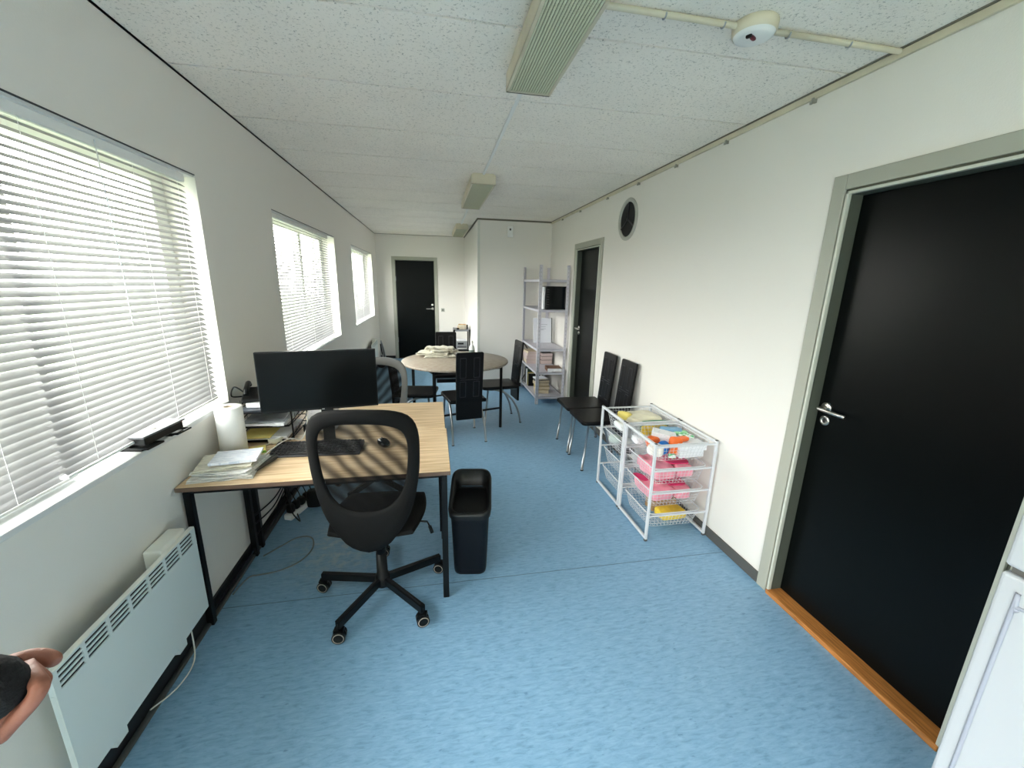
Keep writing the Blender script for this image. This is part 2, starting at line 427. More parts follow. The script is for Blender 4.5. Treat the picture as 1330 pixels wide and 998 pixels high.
# cream ledge trunking along the right wall and round the projecting wall, with little clips
mb = MB(); mb.box(XR - .016, XR, YF, YJ, H - .034, H - .006); struct(mb.build('trim_4', m_cream, bevel=.003))
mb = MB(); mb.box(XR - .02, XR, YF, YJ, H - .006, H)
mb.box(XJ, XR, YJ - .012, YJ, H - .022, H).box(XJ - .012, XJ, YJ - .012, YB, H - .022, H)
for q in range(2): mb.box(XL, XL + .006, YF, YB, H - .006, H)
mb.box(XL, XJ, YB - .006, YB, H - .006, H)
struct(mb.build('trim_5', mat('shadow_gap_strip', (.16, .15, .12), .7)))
for y in (1.86, 2.16, 2.45, 2.98, 3.55, 4.2, 5.0, 5.7):
    if y == 2.16: continue
    mb = MB(); mb.box(XR - .02, XR, y - .006, y + .006, H - .05, H - .03).box(XR - .022, XR - .014, y - .004, y + .012, H - .054, H - .044)
    tag(mb.build('cable_clip', mat('clip_grey', (.30, .29, .25), .5)), 'small grey clip under the cream trunking, %s' % {
        1.86: 'nearest the smoke detector', 2.45: 'second clip in from the big black door', 2.98: 'third clip, above bare white wall', 3.55: 'above the round vent',
        4.2: 'between the vent and the middle door', 5.0: 'above the middle door', 5.7: 'closest to the far corner'}[y], 'clip', 'clips along the trunking')

# ------------------------------------------------------------------ windows
def window(i, y0, y1, mull, SZ=SZ, TZ=TZ):
    root = bpy.data.objects.new('window_%d' % i, None); C.objects.link(root); root['kind'] = 'structure'; root.location = (XL, (y0 + y1) / 2, SZ)
    oy = (y0 + y1) / 2
    a, b, zt = y0 - oy, y1 - oy, TZ - SZ
    mb = MB(); X0, X1 = -.20, -.14
    f = .055
    mb.box(X0, X1, a, b, 0, f).box(X0, X1, a, b, zt - f, zt).box(X0, X1, a, a + f, f, zt - f).box(X0, X1, b - f - .04, b, f, zt - f)
    for m in mull: mb.box(X0, X1, m - oy - .04, m - oy + .04, f, zt - f)
    mb.build('window_frame', m_whitep, root, bevel=.004)
    mb = MB(); mb.box(-.175, -.169, a + f, b - f, f, zt - f); mb.build('pane', m_glass, root)
    mb = MB(); mb.box(-.14, .006, a, b, -.02, 0); mb.build('window_sill', m_sill, root, bevel=.003)
    # dark curtain track recessed at the head
    mb = MB(); mb.box(-.05, -.004, a + .004, b - .004, zt - .014, zt - .001); mb.box(-.012, 0.0012, a, b, zt - .004, zt + .0, 1)
    mb.build('curtain_track', [m_sill, mat('track_dark', (.05, .055, .06), .5)], root)
    l = bpy.data.lights.new('daylight_portal', 'AREA'); l.shape = 'RECTANGLE'; l.size = zt; l.size_y = y1 - y0
    l.cycles.is_portal = True
    lo = bpy.data.objects.new('daylight_portal_%d' % i, l); C.objects.link(lo); lo.location = (XL - .24, oy, SZ + zt / 2); lo.rotation_euler = (0, -PI / 2, 0)
window(1, *WIN[0], [1.36])
window(2, *WIN[1], [4.45])
window(3, *WIN[2], [7.35])
window(4, *WIN[3], [-2.9, -1.9], .10, 2.36)  # added window behind the camera, enlarged to let more daylight in

def blind(y0, y1, z0, z1, label, tilt=38, x=XL - .035, cords=(.12, .5, .88), wand=.9, dz=0):
    root = thing('venetian_blind', label, 'blind', (x, (y0 + y1) / 2, z1), 0, 'white venetian blinds')
    L = (y1 - y0) / 2; h = z1 - z0; pitch = .0248; wd = .0285
    mb = MB(); mb.box(-.014, .014, -L, L, -.040, 0); mb.build('headrail', m_whitep, root, bevel=.003)
    mb = MB(); mb.box(-.013, .013, -L, L, -h, -h + .010); mb.build('bottom_rail', m_whitep, root, bevel=.003)
    mb = MB(); n = int((h - .050 - .016) / pitch); t = R(tilt)
    for k in range(n + 1):
        zc = -.054 - k * pitch
        js = 10
        for (u, v) in ((0, 1),):
            cols = []
            for a in range(5):
                q = (a / 4 - .5) * wd; sag = .0022 * (1 - (2 * a / 4 - 1) ** 2)
                cols.append((q * math.cos(t) + sag * math.sin(t) * 0, -q * math.sin(t) + sag))
            wob = noise.noise(Vector((k * .7, y0, 0))) * .0012
            vs = []; fs = []
            for jj in range(2):
                for (cx, cz) in cols: vs.append((cx, -L + 2 * L * jj, zc + cz + wob))
            for a in range(4): fs.append((a, a + 1, a + 6, a + 5))
            mb.add(vs, fs, 0, True)
    mb.build('slats', m_slat, root)
    for c in cords:
        mb = MB()
        for sx in (-.0135, .0135): mb.tube([(sx, -L + 2 * L * c, -.02), (sx, -L + 2 * L * c, -h + .005)], .0008, 4)
        mb.build('ladder_cord', m_whitep, root)
    mb = MB(); yw = -L + 2 * L * wand; mb.tube([(.02, yw, -.02), (.024, yw + .004, -h * .42), (.022, yw + .006, -h * .60)], .0022, 6); mb.build('tilt_wand', mat('wand', (.70, .71, .70), .2), root)
    return root
blind(.45, 1.475, .970, 2.084, 'white venetian blind at the left frame edge, hanging lower than its neighbour', 43, cords=(.15, .5, .80), wand=.3, x=XL - .066)
blind(1.400, 2.335, .992, 2.084, 'large white venetian blind above the window sill with the desk organiser', 36, cords=(.13, .62, .93), wand=.42)
blind(3.40, 5.06, .98, 2.084, 'white venetian blind in the middle window behind the computer monitor', 30, cords=(.1, .5, .95), wand=.62)
blind(6.34, 8.0, .985, 2.084, 'white venetian blind in the farthest window near the far black door', 30, cords=(.1, .5, .92), wand=.62)

# ------------------------------------------------------------------ doors
def lever(parent, y, z, x, dirn, name='door_handle', s=1., ax='x'):
    """steel lever on a round rose; leaf face at local x, facing -x; lever runs toward dirn along y"""
    mb = MB()
    mb.lathe((0, 0, 0), [(0, .0), (.026, .0), (.026, .006), (.022, .009), (0, .009)], 28, 0, Matrix.Rotation(-PI / 2, 4, 'Y'))
    p = [(-.008, 0, 0), (-.045, 0, 0), (-.055, dirn * .012, 0), (-.056, dirn * .05, -.001), (-.05, dirn * .10, -.004), (-.042, dirn * .125, -.006)]
    mb.tube(smoothpath(p, 5), .0085, 12)
    o = mb.build(name, m_steel, parent); o.location = (x, y, z)
    return o
def keyhole(parent, y, z, x):
    mb = MB(); M = Matrix.Rotation(-PI / 2, 4, 'Y')
    mb.lathe((0, 0, 0), [(.011, .004), (.013, .006), (.021, .006), (.024, .003), (.024, 0)], 28, 0, M)
    mb.lathe((0, 0, 0), [(0, .004), (.013, .004)], 20, 1, M)
    mb.box(-.0055, -.0035, -.002, .002, -.008, .007, 2)
    o = mb.build('keyhole_plate', [m_steel, mat('lock_grey', (.12, .12, .12), .4, .8), m_dark], parent); o.location = (x, y, z)

def wall_door(i, y0, y1, right=True, threshold=False):
    root = bpy.data.objects.new('door_%d' % i, None); C.objects.link(root); root['kind'] = 'structure'; root.location = (XR, y1, 0)
    w = y1 - y0; c = .072
    mb = MB()  # casing with a rebate groove and lighter stop bead; local y from -w..0, x into the wall
    for a, b in ((-w - c, -w - .010), (.010, c)):
        mb.box(-.014, 0.0, a, b, 0, DH + c)
    mb.box(-.014, 0, -w - .010, .010, DH + .010, DH + c)
    mb.build('casing', m_casing, root, bevel=.003)
    mb = MB(); mb.box(-.005, 0, -w - .010, -w, 0, DH).box(-.005, 0, 0, .010, 0, DH).box(-.005, 0, -w - .010, .010, DH, DH + .010)
    mb.build('casing_groove', mat('groove_olive', (.10, .105, .08), .6), root)
    mb = MB()
    d0, d1 = .0, .17
    mb.box(d0, d1, -w, -w + .012, 0, DH).box(d0, d1, -.012, 0, 0, DH).box(d0, d1, -w + .012, -.012, DH - .012, DH)
    mb.box(d1, .195, -w, 0, 0, DH)  # unseen panel added behind the leaf to stop outside light leaking in
    mb.build('jamb_and_light_block', mat('jamb_paint', (.075, .085, .068), .5), root)
    mb = MB()
    mb.box(-.017, .004, -w, -w + .012, 0, DH).box(-.017, .004, -.012, 0, 0, DH).box(-.017, .004, -w, 0, DH - .012, DH)
    mb.build('stop_bead', mat('bead_paint', (.52, .54, .47), .4), root, bevel=.002)
    lx = .058
    mb = MB(); mb.box(lx, lx + .04, -w + .014, -.014, .018 if not threshold else .03, DH - .014)
    leaf = mb.build('door_leaf', m_leaf, root, bevel=.002)
    lever(leaf, -.058, 1.075, lx, -1)
    keyhole(leaf, -.060, 1.012, lx)
    mb = MB()
    if threshold: mb.box(-.022, .17, -w + .001, -.001, 0, .026)
    else: mb.box(-.004, .17, -w + .012, -.012, 0, .012)
    mb.build('threshold', m_oak if threshold else m_basedark, root, bevel=.004)
wall_door(1, *D1, threshold=True)
wall_door(2, *D2)
# far door, facing -y
root = bpy.data.objects.new('door_3', None); C.objects.link(root); root['kind'] = 'structure'; root.location = (D3[1], YB, 0)
w = D3[1] - D3[0]; c = .066; dh = DH - .01
mb = MB(); mb.box(-w - c, -w, -.012, 0, 0, dh + c).box(0, c, -.012, 0, 0, dh + c).box(-w, 0, -.012, 0, dh, dh + c); mb.build('casing', m_casing, root, bevel=.003)
mb = MB(); mb.box(-w + .012, -.012, .012, .052, .013, dh - .012); leaf = mb.build('door_leaf', m_leaf, root, bevel=.002)
mb = MB(); M = Matrix.Rotation(PI / 2, 4, 'X')
mb.lathe((0, 0, 0), [(0, .01), (.026, .01), (.026, 0)], 20, 0, M); mb.tube([(0, -.01, 0), (0, -.045, 0), (-.02, -.052, 0), (-.13, -.05, 0)], .009, 10)
o = mb.build('door_handle', m_steel, leaf); o.location = (-.05, .012, 1.05)
mb = MB(); mb.lathe((0, 0, 0), [(0, .014), (.022, .014), (.024, 0)], 20, 0, M); o = mb.build('lock_cylinder', m_steel, leaf); o.location = (-.05, .012, 1.13)
mb = MB(); mb.box(-w, 0, -.01, .055, 0, .012); mb.build('threshold', m_basedark, root)
mb = MB(); mb.box(-w, 0, .06, .2, 0, dh).box(-w, -w + .01, 0, .06, 0, dh).box(-.01, 0, 0, .06, 0, dh).box(-w, 0, 0, .06, dh - .01, dh); mb.build('jamb_and_light_block', mat('jamb_paint', (.075, .085, .068), .5), root)  # jamb plus an unseen panel added at the back against light leaks
for z in (.35, 1.6):
    mb = MB(); mb.cyl((-w + .004, .004, z), .008, .10, 10); mb.build('hinge', m_chrome, root)

# round vent in the right wall
root = thing('round_wall_vent', 'round black air vent with grey ring high on white wall', 'vent', (XR, 3.715, 2.203))
M = Matrix.Rotation(-PI / 2, 4, 'Y')
mb = MB(); mb.lathe((0, 0, 0), [(.150, .0), (.182, .0), (.184, .008), (.176, .016), (.158, .016), (.150, .010), (.150, .0)], 48, 0, M); mb.build('ring', mat('vent_ring', (.42, .42, .38), .4), root)
mb = MB(); mb.lathe((0, 0, 0), [(0, .001), (.152, .001)], 48, 0, M)
mb.build('dark_opening', m_dark, root)
mb = MB()
for a in (90, 210, 330): mb.bar((-.006, 0, 0), (-.006, .15 * math.cos(R(a)), .15 * math.sin(R(a))), .012, .006, up=(1, 0, 0))
mb.lathe((0, 0, 0), [(0, .012), (.014, .012), (.014, .002)], 20, 0, M); mb.build('spokes', mat('vent_spoke', (.03, .03, .036), .4), root)

# ------------------------------------------------------------------ ceiling lights, conduits, detector
def ceiling_light(y0, y1, x0, x1, label, bottom=2.425):
    root = thing('ceiling_light', label, 'ceiling light', ((x0 + x1) / 2, (y0 + y1) / 2, H), 0, 'fluorescent ceiling lights')
    L = (y1 - y0) / 2; W = (x1 - x0) / 2; hb = H - bottom
    mb = MB(); t = .012
    prof = [(-W, -hb), (-W, -.016), (-W + .02, 0), (W - .02, 0), (W, -.016), (W, -hb)]
    mb.add([(px, s * L, pz) for s in (-1, 1) for px, pz in prof], [(0, 1, 7, 6), (1, 2, 8, 7), (2, 3, 9, 8), (3, 4, 10, 9), (4, 5, 11, 10), (5, 4, 3, 2, 1, 0), (6, 7, 8, 9, 10, 11)])
    mb.box(-W, -W + t, -L, L, -hb, -hb + .004).box(W - t, W, -L, L, -hb, -hb + .004).box(-W, W, -L, -L + t, -hb, -hb + .004).box(-W, W, L - t, L, -hb, -hb + .004)
    mb.build('housing', m_cream, root)
    # prismatic diffuser: a grid of small raised pyramids
    mb = MB(); nx = 16; ny = int((2 * L - 2 * t) / ((2 * W - 2 * t) / nx)); dx = (2 * W - 2 * t) / nx; dy = (2 * L - 2 * t) / ny
    mb.box(-W + t, W - t, -L + t, L - t, -hb + .003, -hb + .006, 1)
    for i in range(nx):
        for j in range(ny):
            cx = -W + t + (i + .5) * dx; cy = -L + t + (j + .5) * dy; q = .40
            vs = [(cx - dx * q, cy - dy * q, -hb + .003), (cx + dx * q, cy - dy * q, -hb + .003), (cx + dx * q, cy + dy * q, -hb + .003), (cx - dx * q, cy + dy * q, -hb + .003), (cx, cy, -hb - .0035)]
            mb.add(vs, [(0, 4, 1), (1, 4, 2), (2, 4, 3), (3, 4, 0)], 0)
    mb.build('diffuser', [m_diff, m_diffgap], root)
    mb = MB(); mb.box(-W + .002, W - .002, L - .0005, L + .003, -hb - .001, -hb + .006); mb.build('end_seam', m_dark, root)
    return root
ceiling_light(.76, 2.00, .333, .530, 'long fluorescent ceiling light with ribbed diffuser, nearest the camera')
ceiling_light(3.75, 5.00, .340, .548, 'cream fluorescent ceiling light halfway down the room')
ceiling_light(6.90, 8.10, .375, .575, 'cream fluorescent ceiling light beside the projecting wall')
for (x0, y0, x1, y1, lab) in ((.435, 2.00, .445, 3.75, 'thin white cable cover running between the first two ceiling lights'),
                              (.445, 5.00, .470, 6.90, 'thin white cable cover leading to the farthest ceiling light')):
    mb = MB(); mb.bar((x0, y0, H - .006), (x1, y1, H - .006), .020, .012); tag(mb.build('cable_cover', m_whitep, bevel=.003), lab, 'cable cover')
yc = 1.495
mb = MB(); mb.tube([(-.2, yc, H - .013), (1.055, yc, H - .013)], .010, 12); tag(mb.build('ceiling_conduit', m_cream), 'cream pipe along ceiling from the first light to the smoke detector', 'pipe')
mb = MB(); mb.tube([(1.185, yc, H - .013), (XR - .02, yc, H - .013)], .010, 12); tag(mb.build('ceiling_conduit', m_cream), 'short cream pipe between smoke detector and right wall trunking', 'pipe')
for x, lab in ((.78, 'metal pipe clip nearest the ribbed ceiling light'), (1.0, 'metal pipe clip just left of the smoke detector'), (1.26, 'metal pipe clip just right of the smoke detector'), (1.52, 'metal pipe clip midway between smoke detector and right wall')):
    mb = MB(); mb.tube([(x, yc + .0125 * math.cos(t), H - .013 + .0125 * math.sin(t)) for t in [PI * k / 8 for k in range(-8, 1)]] , .003, 6); mb.box(x - .006, x + .006, yc + .010, yc + .028, H - .003, H)
    tag(mb.build('pipe_clip', m_chrome), lab, 'clip', 'clips on the ceiling pipe')
root = thing('smoke_detector', 'round cream smoke detector on ceiling with dark red lens', 'smoke detector', (1.12, yc - .005, H))
mb = MB(); mb.lathe((0, 0, 0), [(0, 0), (.070, 0), (.073, -.006), (.071, -.030), (.066, -.036)], 40); mb.build('base', m_cream, root)
mb = MB(); mb.lathe((0, 0, 0), [(.066, -.034), (.062, -.042), (.05, -.047), (0, -.049)], 40); mb.build('cover', m_whitep, root)
mb = MB(); superbox(mb, (-.012, -.012, -.056), (.034, .014, .012), 3, 5, M=Mz(.5)); mb.build('lens', m_red, root)
mb = MB(); superbox(mb, (-.032, -.018, -.056), (.012, .020, .012), 4, 4, M=Mz(.5)); mb.build('test_button', m_blackp, root)

root = thing('wall_sensor', 'small white motion sensor high on the projecting wall', 'sensor', (1.13, YJ, 2.34))
mb = MB(); mb.box(-.042, .042, -.035, 0, -.075, .075); mb.build('housing', m_whitep, root, bevel=.01)
mb = MB(); mb.box(-.012, .012, -.037, -.034, .018, .046); mb.build('lens', m_base, root)
root = thing('light_switch', 'small grey light switch on wall beside the far door', 'switch', (.195, YB, 1.025))
mb = MB(); mb.box(-.036, .036, -.012, 0, -.036, .036); mb.build('plate', mat('switch_grey', (.40, .42, .37), .5), root, bevel=.004)
mb = MB(); mb.box(-.02, .02, -.018, -.011, -.02, .02); mb.build('rocker', mat('switch_mid', (.22, .23, .2), .5), root, bevel=.003)
# ------------------------------------------------------------------ radiators
def radiator(loc, w, h, label, t=.016):
    """wall convector; local y along the wall 0..w, face toward +x"""
    root = thing('panel_radiator', label, 'radiator', loc)
    mb = MB()
    mb.box(-t, 0, 0, w, 0, h - .072)                              # body below grille
    ng = 7; gw = (w - .03) / ng
    mb.box(-t, -.004, .004, w - .004, h - .08, h - .002, 1)       # dark core behind slots
    for k in range(5):                                          # bars between four slots
        z = h - .072 + k * .0165; hh = .0068 if k < 4 else .006
        mb.box(-.004, 0, 0, w, z, z + hh)
    mb.box(-t, -.0042, 0, .004, h - .071, h - .001).box(-t, -.0042, w - .004, w, h - .071, h - .001)
    for k in range(ng + 1):
        y = .012 + k * gw; mb.box(-.0045, .0004, y - .006 if k else -.0004, y + .006 if k < ng else w + .0004, h - .0724, h - .0004)
    mb.build('body', [m_rad, m_dark], root)
    mb = MB(); mb.box(-t, .001, 0, w, h, h + .006)
    mb.build('top_cap', m_radtop, root, bevel=.002)
    for y in (.14, w - .2):
        mb = MB(); mb.box(-.084, -t, y, y + .05, -.05, h * .7); mb.build('wall_bracket', m_rad, root)
    mb = MB(); mb.box(-.078, -t, w - .19, w - .03, h - .10, h + .022); mb.build('thermostat', m_radtop, root, bevel=.006)
    return root
radiator((XL + .086, 1.072, .180), .685, .400, 'white wall radiator with slotted top under the left window')
radiator((XL + .086, 7.10, .13), .70, .42, 'small white radiator far back below the third window')
mb = MB(); mb.tube(smoothpath([(XL + .04, 1.68, .2), (XL + .06, 1.66, .12), (XL + .085, 1.60, .045), (XL + .075, 1.50, .03), (XL + .04, 1.40, .05)], 6), .0028, 8)
tag(mb.build('radiator_cord', m_cable), 'white flex hanging below the near radiator', 'cord')

# ------------------------------------------------------------------ desks
def desk(label, loc, w=1.165, d=.592):
    root = thing('office_desk', label, 'desk', loc, 0, 'pale wooden office desks')
    mb = MB(); mb.box(0, w, 0, d, .718, .74); mb.build('desktop', m_desk, root, bevel=.0015)
    mb = MB(); mb.box(0, w, -.0015, 0, .719, .7385).box(w, w + .0015, 0, d, .719, .7385); mb.build('edge_band', mat('brown_edge', (.13, .08, .055), .5), root)
    for x in (.022, w - .030):
        for y in (.045, d - .035):
            mb = MB(); mb.bar((x, y, .0), (x, y, .70), .030, .030); mb.build('leg', m_blackm, root, bevel=.002)
    mb = MB()
    for y in (.045, d - .035): mb.bar((.022, y, .705), (w - .03, y, .705), .025, .025)
    for x in (.022, w - .03): mb.bar((x, .045, .705), (x, d - .035, .705), .025, .025)
    mb.build('underframe', m_blackm, root)
    mb = MB(); mb.bar((.022, .045, .055), (.022, d - .035, .055), .014, .014)
    mb.build('side_stretcher', m_blackm, root)
    return root
desk('near pale wooden desk with the monitor, keyboard and office chair', (-1.102, 1.812, 0), 1.163)
desk('far pale wooden desk pushed against the back of the near desk', (-1.102, 2.408, 0), 1.155, .575)

# monitor
root = thing('computer_monitor', 'large black flat computer monitor standing on the near desk', 'monitor', (-.598, 2.24, .74), R(9))
w2, h0, h1 = .286, .200, .518
mb = MB(); mb.box(-w2, w2, -.010, .012, h0, h1); superbox(mb, (0, .022, h0 + .05), (.36, .03, .20), 4, 8); mb.build('casing', m_blackp, root, bevel=.003)
mb = MB(); mb.box(-w2 + .006, w2 - .006, -.0115, -.0098, h0 + .012, h1 - .006); mb.build('screen', mat('screen_black', (.0015, .002, .002), .28, spec=.12), root)
mb = MB(); mb.bar((.02, .04, .006), (.02, .04, .36), .06, .025, up=(0, 1, 0)); mb.bar((.02, .012, .33), (.02, .04, .33), .07, .07); mb.build('stand_post', m_blackp, root, bevel=.004)
mb = MB()
for s in (-1, 1): mb.bar((.02, .05, .008), (.02 + s * .11, -.045, .008), .028, .012)
mb.bar((.02, .05, .008), (.02, .12, .008), .04, .012); mb.build('stand_base', m_blackp, root, bevel=.003)
mb = MB(); mb.box(.0, .012, -.012, -.011, h0 + .002, h0 + .006); mb.build('power_mark', m_steel, root)

# keyboard
root = thing('keyboard', 'black computer keyboard lying on the near desk', 'keyboard', (-.615, 2.150, .74), R(-1.5))
mb = MB(); mb.add([(-.222, -.078, 0), (.222, -.078, 0), (.222, .078, 0), (-.222, .078, 0), (-.222, -.078, .010), (.222, -.078, .010), (.222, .078, .024), (-.222, .078, .024)],
                  [(0, 3, 2, 1), (4, 5, 6, 7), (0, 1, 5, 4), (1, 2, 6, 5), (2, 3, 7, 6), (3, 0, 4, 7)]); mb.build('keyboard_base', mat('kb_base', (.05, .05, .055), .4), root, bevel=.003)
mb = MB()
for r_ in range(6):
    yv = -.062 + r_ * .0235 + (.006 if r_ == 5 else 0); zz = .012 + (yv + .078) / .156 * .014
    x = -.213
    while x < .205:
        kw = .0165
        if r_ == 0 and -.13 < x < -.10: kw = .11
        if not (.085 < x + kw / 2 < .092 or .146 < x + kw / 2 < .152):
            mb.box(x, x + kw, yv - .0085, yv + .0085, zz, zz + .006)
        x += kw + .0028
mb.build('keys', mat('key_black', (.018, .018, .02), .45), root, bevel=.0012, seg=1)
root = thing('computer_mouse', 'black computer mouse to the right of the keyboard', 'mouse', (-.285, 2.175, .74), R(25))
mb = MB(); superbox(mb, (0, 0, 0), (.060, .105, .036), 2.4, 8); mb.build('body', m_gloss, root)
mb = MB(); mb.cyl((-.003, .028, .034), .006, .006, 12, axis='x'); mb.build('scroll_wheel', m_base, root)

# kitchen roll
root = thing('kitchen_roll', 'white kitchen paper roll standing at the window wall', 'paper roll', (-1.015, 2.165, .74))
mb = MB(); mb.lathe((0, 0, 0), [(.021, .252), (.058, .252), (.060, .249), (.060, .001), (.021, 0)], 40); mb.build('paper', m_roll, root)
mb = MB(); mb.lathe((0, 0, 0), [(.0215, .001), (.0215, .2525), (.019, .2525), (.019, .001)], 28); mb.build('cardboard_core', mat('core', (.50, .40, .30), .8), root)

# sheets helpers
def sheet(name, label, cat, c, w, d, rz, m, t=.001, curl=.0, seed=0, group=None, n=10, top=0.):
    root_m = MB()
    def f(a, b):
        x = (a - .5) * w; y = (b - .5) * d
        z = t + curl * ((2 * a - 1) ** 4 + (2 * b - 1) ** 4) * .5 + top * noise.noise(Vector((x * 9 + seed, y * 9, seed)))
        z = max(z, .0008)
        return (x, y, z)
    root_m.grid(f, n, n)
    # closed slab: bottom and rim
    def g(a, b): v = f(a, b); return (v[0], v[1], max(0., v[2] - t))
    root_m.grid(g, n, n, flip=True)
    for e in ((0, None), (1, None), (None, 0), (None, 1)):
        def r_(a, b, e=e):
            u = (e[0], a) if e[0] is not None else (a, e[1])
            p = f(*u); q = g(*u); return p if b > .5 else q
        root_m.grid(r_, n, 1)
    o = root_m.build(name, m, loc=c, rz=rz)
    return tag(o, label, cat, group)
# newspapers and post on the near desk
def paper_pile(c, specs, labels, grp, name='newspaper', cat='newspaper', wave=1.):
    z = c[2]
    for k, ((dx, dy, w, d, rz, t, m), lab) in enumerate(zip(specs, labels)):
        mb = MB(); ng = 14
        # folded newspaper: several wavy leaves in one folded body
        lay = 3
        for q in range(lay):
            zz = q * t / lay; s = 1 - .02 * q
            def f(a, b, q=q, zz=zz, s=s):
                x = (a - .5) * w * s; y = (b - .5) * d * s
                e = max(abs(2 * a - 1), abs(2 * b - 1))
                wv = noise.noise(Vector((x * 11 + k * 3, y * 11 + q * 2, k))) * .009 * wave * e ** 2
                return (x + wv * .6, y + noise.noise(Vector((x * 13, k + q, y * 9))) * .010, max(.0006, zz + abs(wv) * .9 + t / lay * .55))
            mb.grid(f, ng, ng)
            def g(a, b, f=f): v = f(a, b); return (v[0], v[1], max(0, v[2] - t / lay * .5))
            mb.grid(g, ng, ng, flip=True)
            for e in ((0, None), (1, None), (None, 0), (None, 1)):
                def r_(a, b, e=e, f=f, g=g):
                    u = (e[0], a) if e[0] is not None else (a, e[1]); return f(*u) if b > .5 else g(*u)
                mb.grid(r_, ng, 1)
        tag(mb.build(name, m, loc=(c[0] + dx, c[1] + dy, z), rz=rz), lab, cat, grp)
        z += t * 1.02 + .002
    return z
zt = paper_pile((-.955, 1.96, .74), [(-.00, .0, .26, .22, .10, .016, m_news2), (.01, .01, .25, .21, -.12, .014, m_news2), (-.01, .02, .23, .20, .2, .012, m_news)],
           ['crumpled white newspaper at the bottom of the pile on the near desk', 'crumpled newspaper second from bottom on the near desk', 'cream folded newspaper directly under the printed letter on the desk'], 'newspapers on the near desk')
sheet('printed_letter', 'white printed letters on top of the newspaper pile on desk', 'paper', (-.925, 1.985, zt + .001), .19, .145, .16, m_form, .012, .004, 3)
sheet('folded_leaflet', 'dark and white folded leaflet at right end of desk newspaper pile', 'leaflet', (-.835, 1.975, .742), .05, .20, -.30, [m_base], .016, .004, 5)
# sticky notes
root = thing('sticky_notes', 'yellow sticky note block with lime edge beside the keyboard', 'notepad', (-.925, 2.185, .74), R(20))
mb = MB(); mb.box(-.045, .045, -.04, .04, 0, .012); mb.build('pad', m_sticky, root)
mb = MB(); mb.box(-.012, .046, -.043, -.0402, 0, .012); mb.build('lime_tabs', m_lime, root)
# tape roll
root = thing('tape_roll', 'clear roll of tape on desk behind the keyboard', 'tape', (-.868, 2.30, .74))
mb = MB(); mb.lathe((0, 0, 0), [(.030, .001), (.038, .001), (.038, .030), (.030, .030), (.030, .001)], 36); mb.build('tape', mat('tape_clear', (.62, .60, .48), .2), root)
mb = MB(); mb.lathe((0, 0, 0), [(.026, .0), (.030, .0), (.030, .031), (.026, .031), (.026, 0)], 36); mb.build('core', m_cable, root)
mb = MB(); mb.tube(smoothpath([(-.70, 2.33, .90), (-.715, 2.33, .80), (-.74, 2.30, .752), (-.772, 2.268, .770), (-.80, 2.215, .776), (-.845, 2.12, .757), (-.872, 2.065, .745)], 8), .0032, 8)
tag(mb.build('usb_cable', m_cable), 'white cable curving from the monitor over the keyboard', 'cable')
mb = MB(); mb.tube(smoothpath([(-.98, 2.17, .744), (-.93, 2.22, .745), (-.885, 2.265, .748), (-.83, 2.29, .765), (-.80, 2.27, .770), (-.76, 2.25, .772)], 8), .0026, 8)
tag(mb.build('charging_cable', m_cable), 'thin white charging cable passing the tape roll', 'cable')

# letter tray
root = thing('letter_tray', 'black mesh letter tray of three tiers at the wall end of desk', 'letter tray', (-.925, 2.455, .74))
def tier(z, tilt=0):
    mb = MB(); w, d = .135, .165
    for x in [(-w + 2 * w * k / 14) for k in range(15)]: mb.tube([(x, -d, z), (x, d, z)], .0009, 4)
    for y in [(-d + 2 * d * k / 12) for k in range(13)]: mb.tube([(-w, y, z), (w, y, z)], .0009, 4)
    p = [(x, y, z + .001) for x, y in rrect(2 * w, 2 * d, .02)]; mb.tube(p, .003, 6, closed=True)
    p = [(x, y, z + .045 if y > -d + .08 else z + .006) for x, y in rrect(2 * w, 2 * d, .02)]; mb.tube(p, .003, 6, closed=True)
    for s in (-1, 1):
        for y in (-.06, .0, .06, .12): mb.tube([(s * w, y, z), (s * w, y, z + .045)], .0012, 4)
    mb.build('tray', m_blackm, root)
for z in (.012, .092, .172): tier(z)
for sx in (-1, 1):
    for sy in (-1, 1):
        mb = MB(); mb.bar((sx * .138, sy * .15 + (.03 if sy < 0 else 0), 0), (sx * .138, sy * .15 + (.03 if sy < 0 else 0), .20), .006, .008); mb.build('upright', m_blackm, root)
def slabpap(name, lab, cat, c, w, d, t, rz, m, g=None): return sheet(name, lab, cat, c, w, d, rz, m, t, .002, rnd.random() * 9, g, 6)
slabpap('paper_stack', 'white papers in the lowest tier of the letter tray', 'paper', (-.925, 2.45, .756), .22, .30, .014, .03, m_paper)
slabpap('yellow_folder', 'yellow folder sticking out of the lowest letter tray tier', 'folder', (-.965, 2.40, .772), .15, .24, .006, .02, m_sticky)
slabpap('paper_stack', 'white papers in the middle tier of the letter tray', 'paper', (-.92, 2.44, .836), .23, .30, .016, -.05, m_paper)
slabpap('magazine', 'grey magazine on the papers in the middle tray tier', 'magazine', (-.93, 2.43, .854), .20, .27, .006, .1, mat('grey_cover', (.22, .24, .26), .4, var=(12, .5)))
slabpap('magazine', 'dark blue grey magazine in the top tier of letter tray', 'magazine', (-.925, 2.44, .916), .22, .28, .010, .06, mat('slate_cover', (.12, .14, .17), .35, var=(9, .5)))
slabpap('paper_stack', 'white papers on top of the letter tray', 'paper', (-.90, 2.46, .929), .20, .25, .022, -.1, m_paper)
mb = MB(); superbox(mb, (-.845, 2.47, .953), (.10, .12, .05), 3, 8, .008, 4); tag(mb.build('tissue_pack', m_paper), 'crumpled white tissue pack on the letter tray beside the monitor', 'tissues')
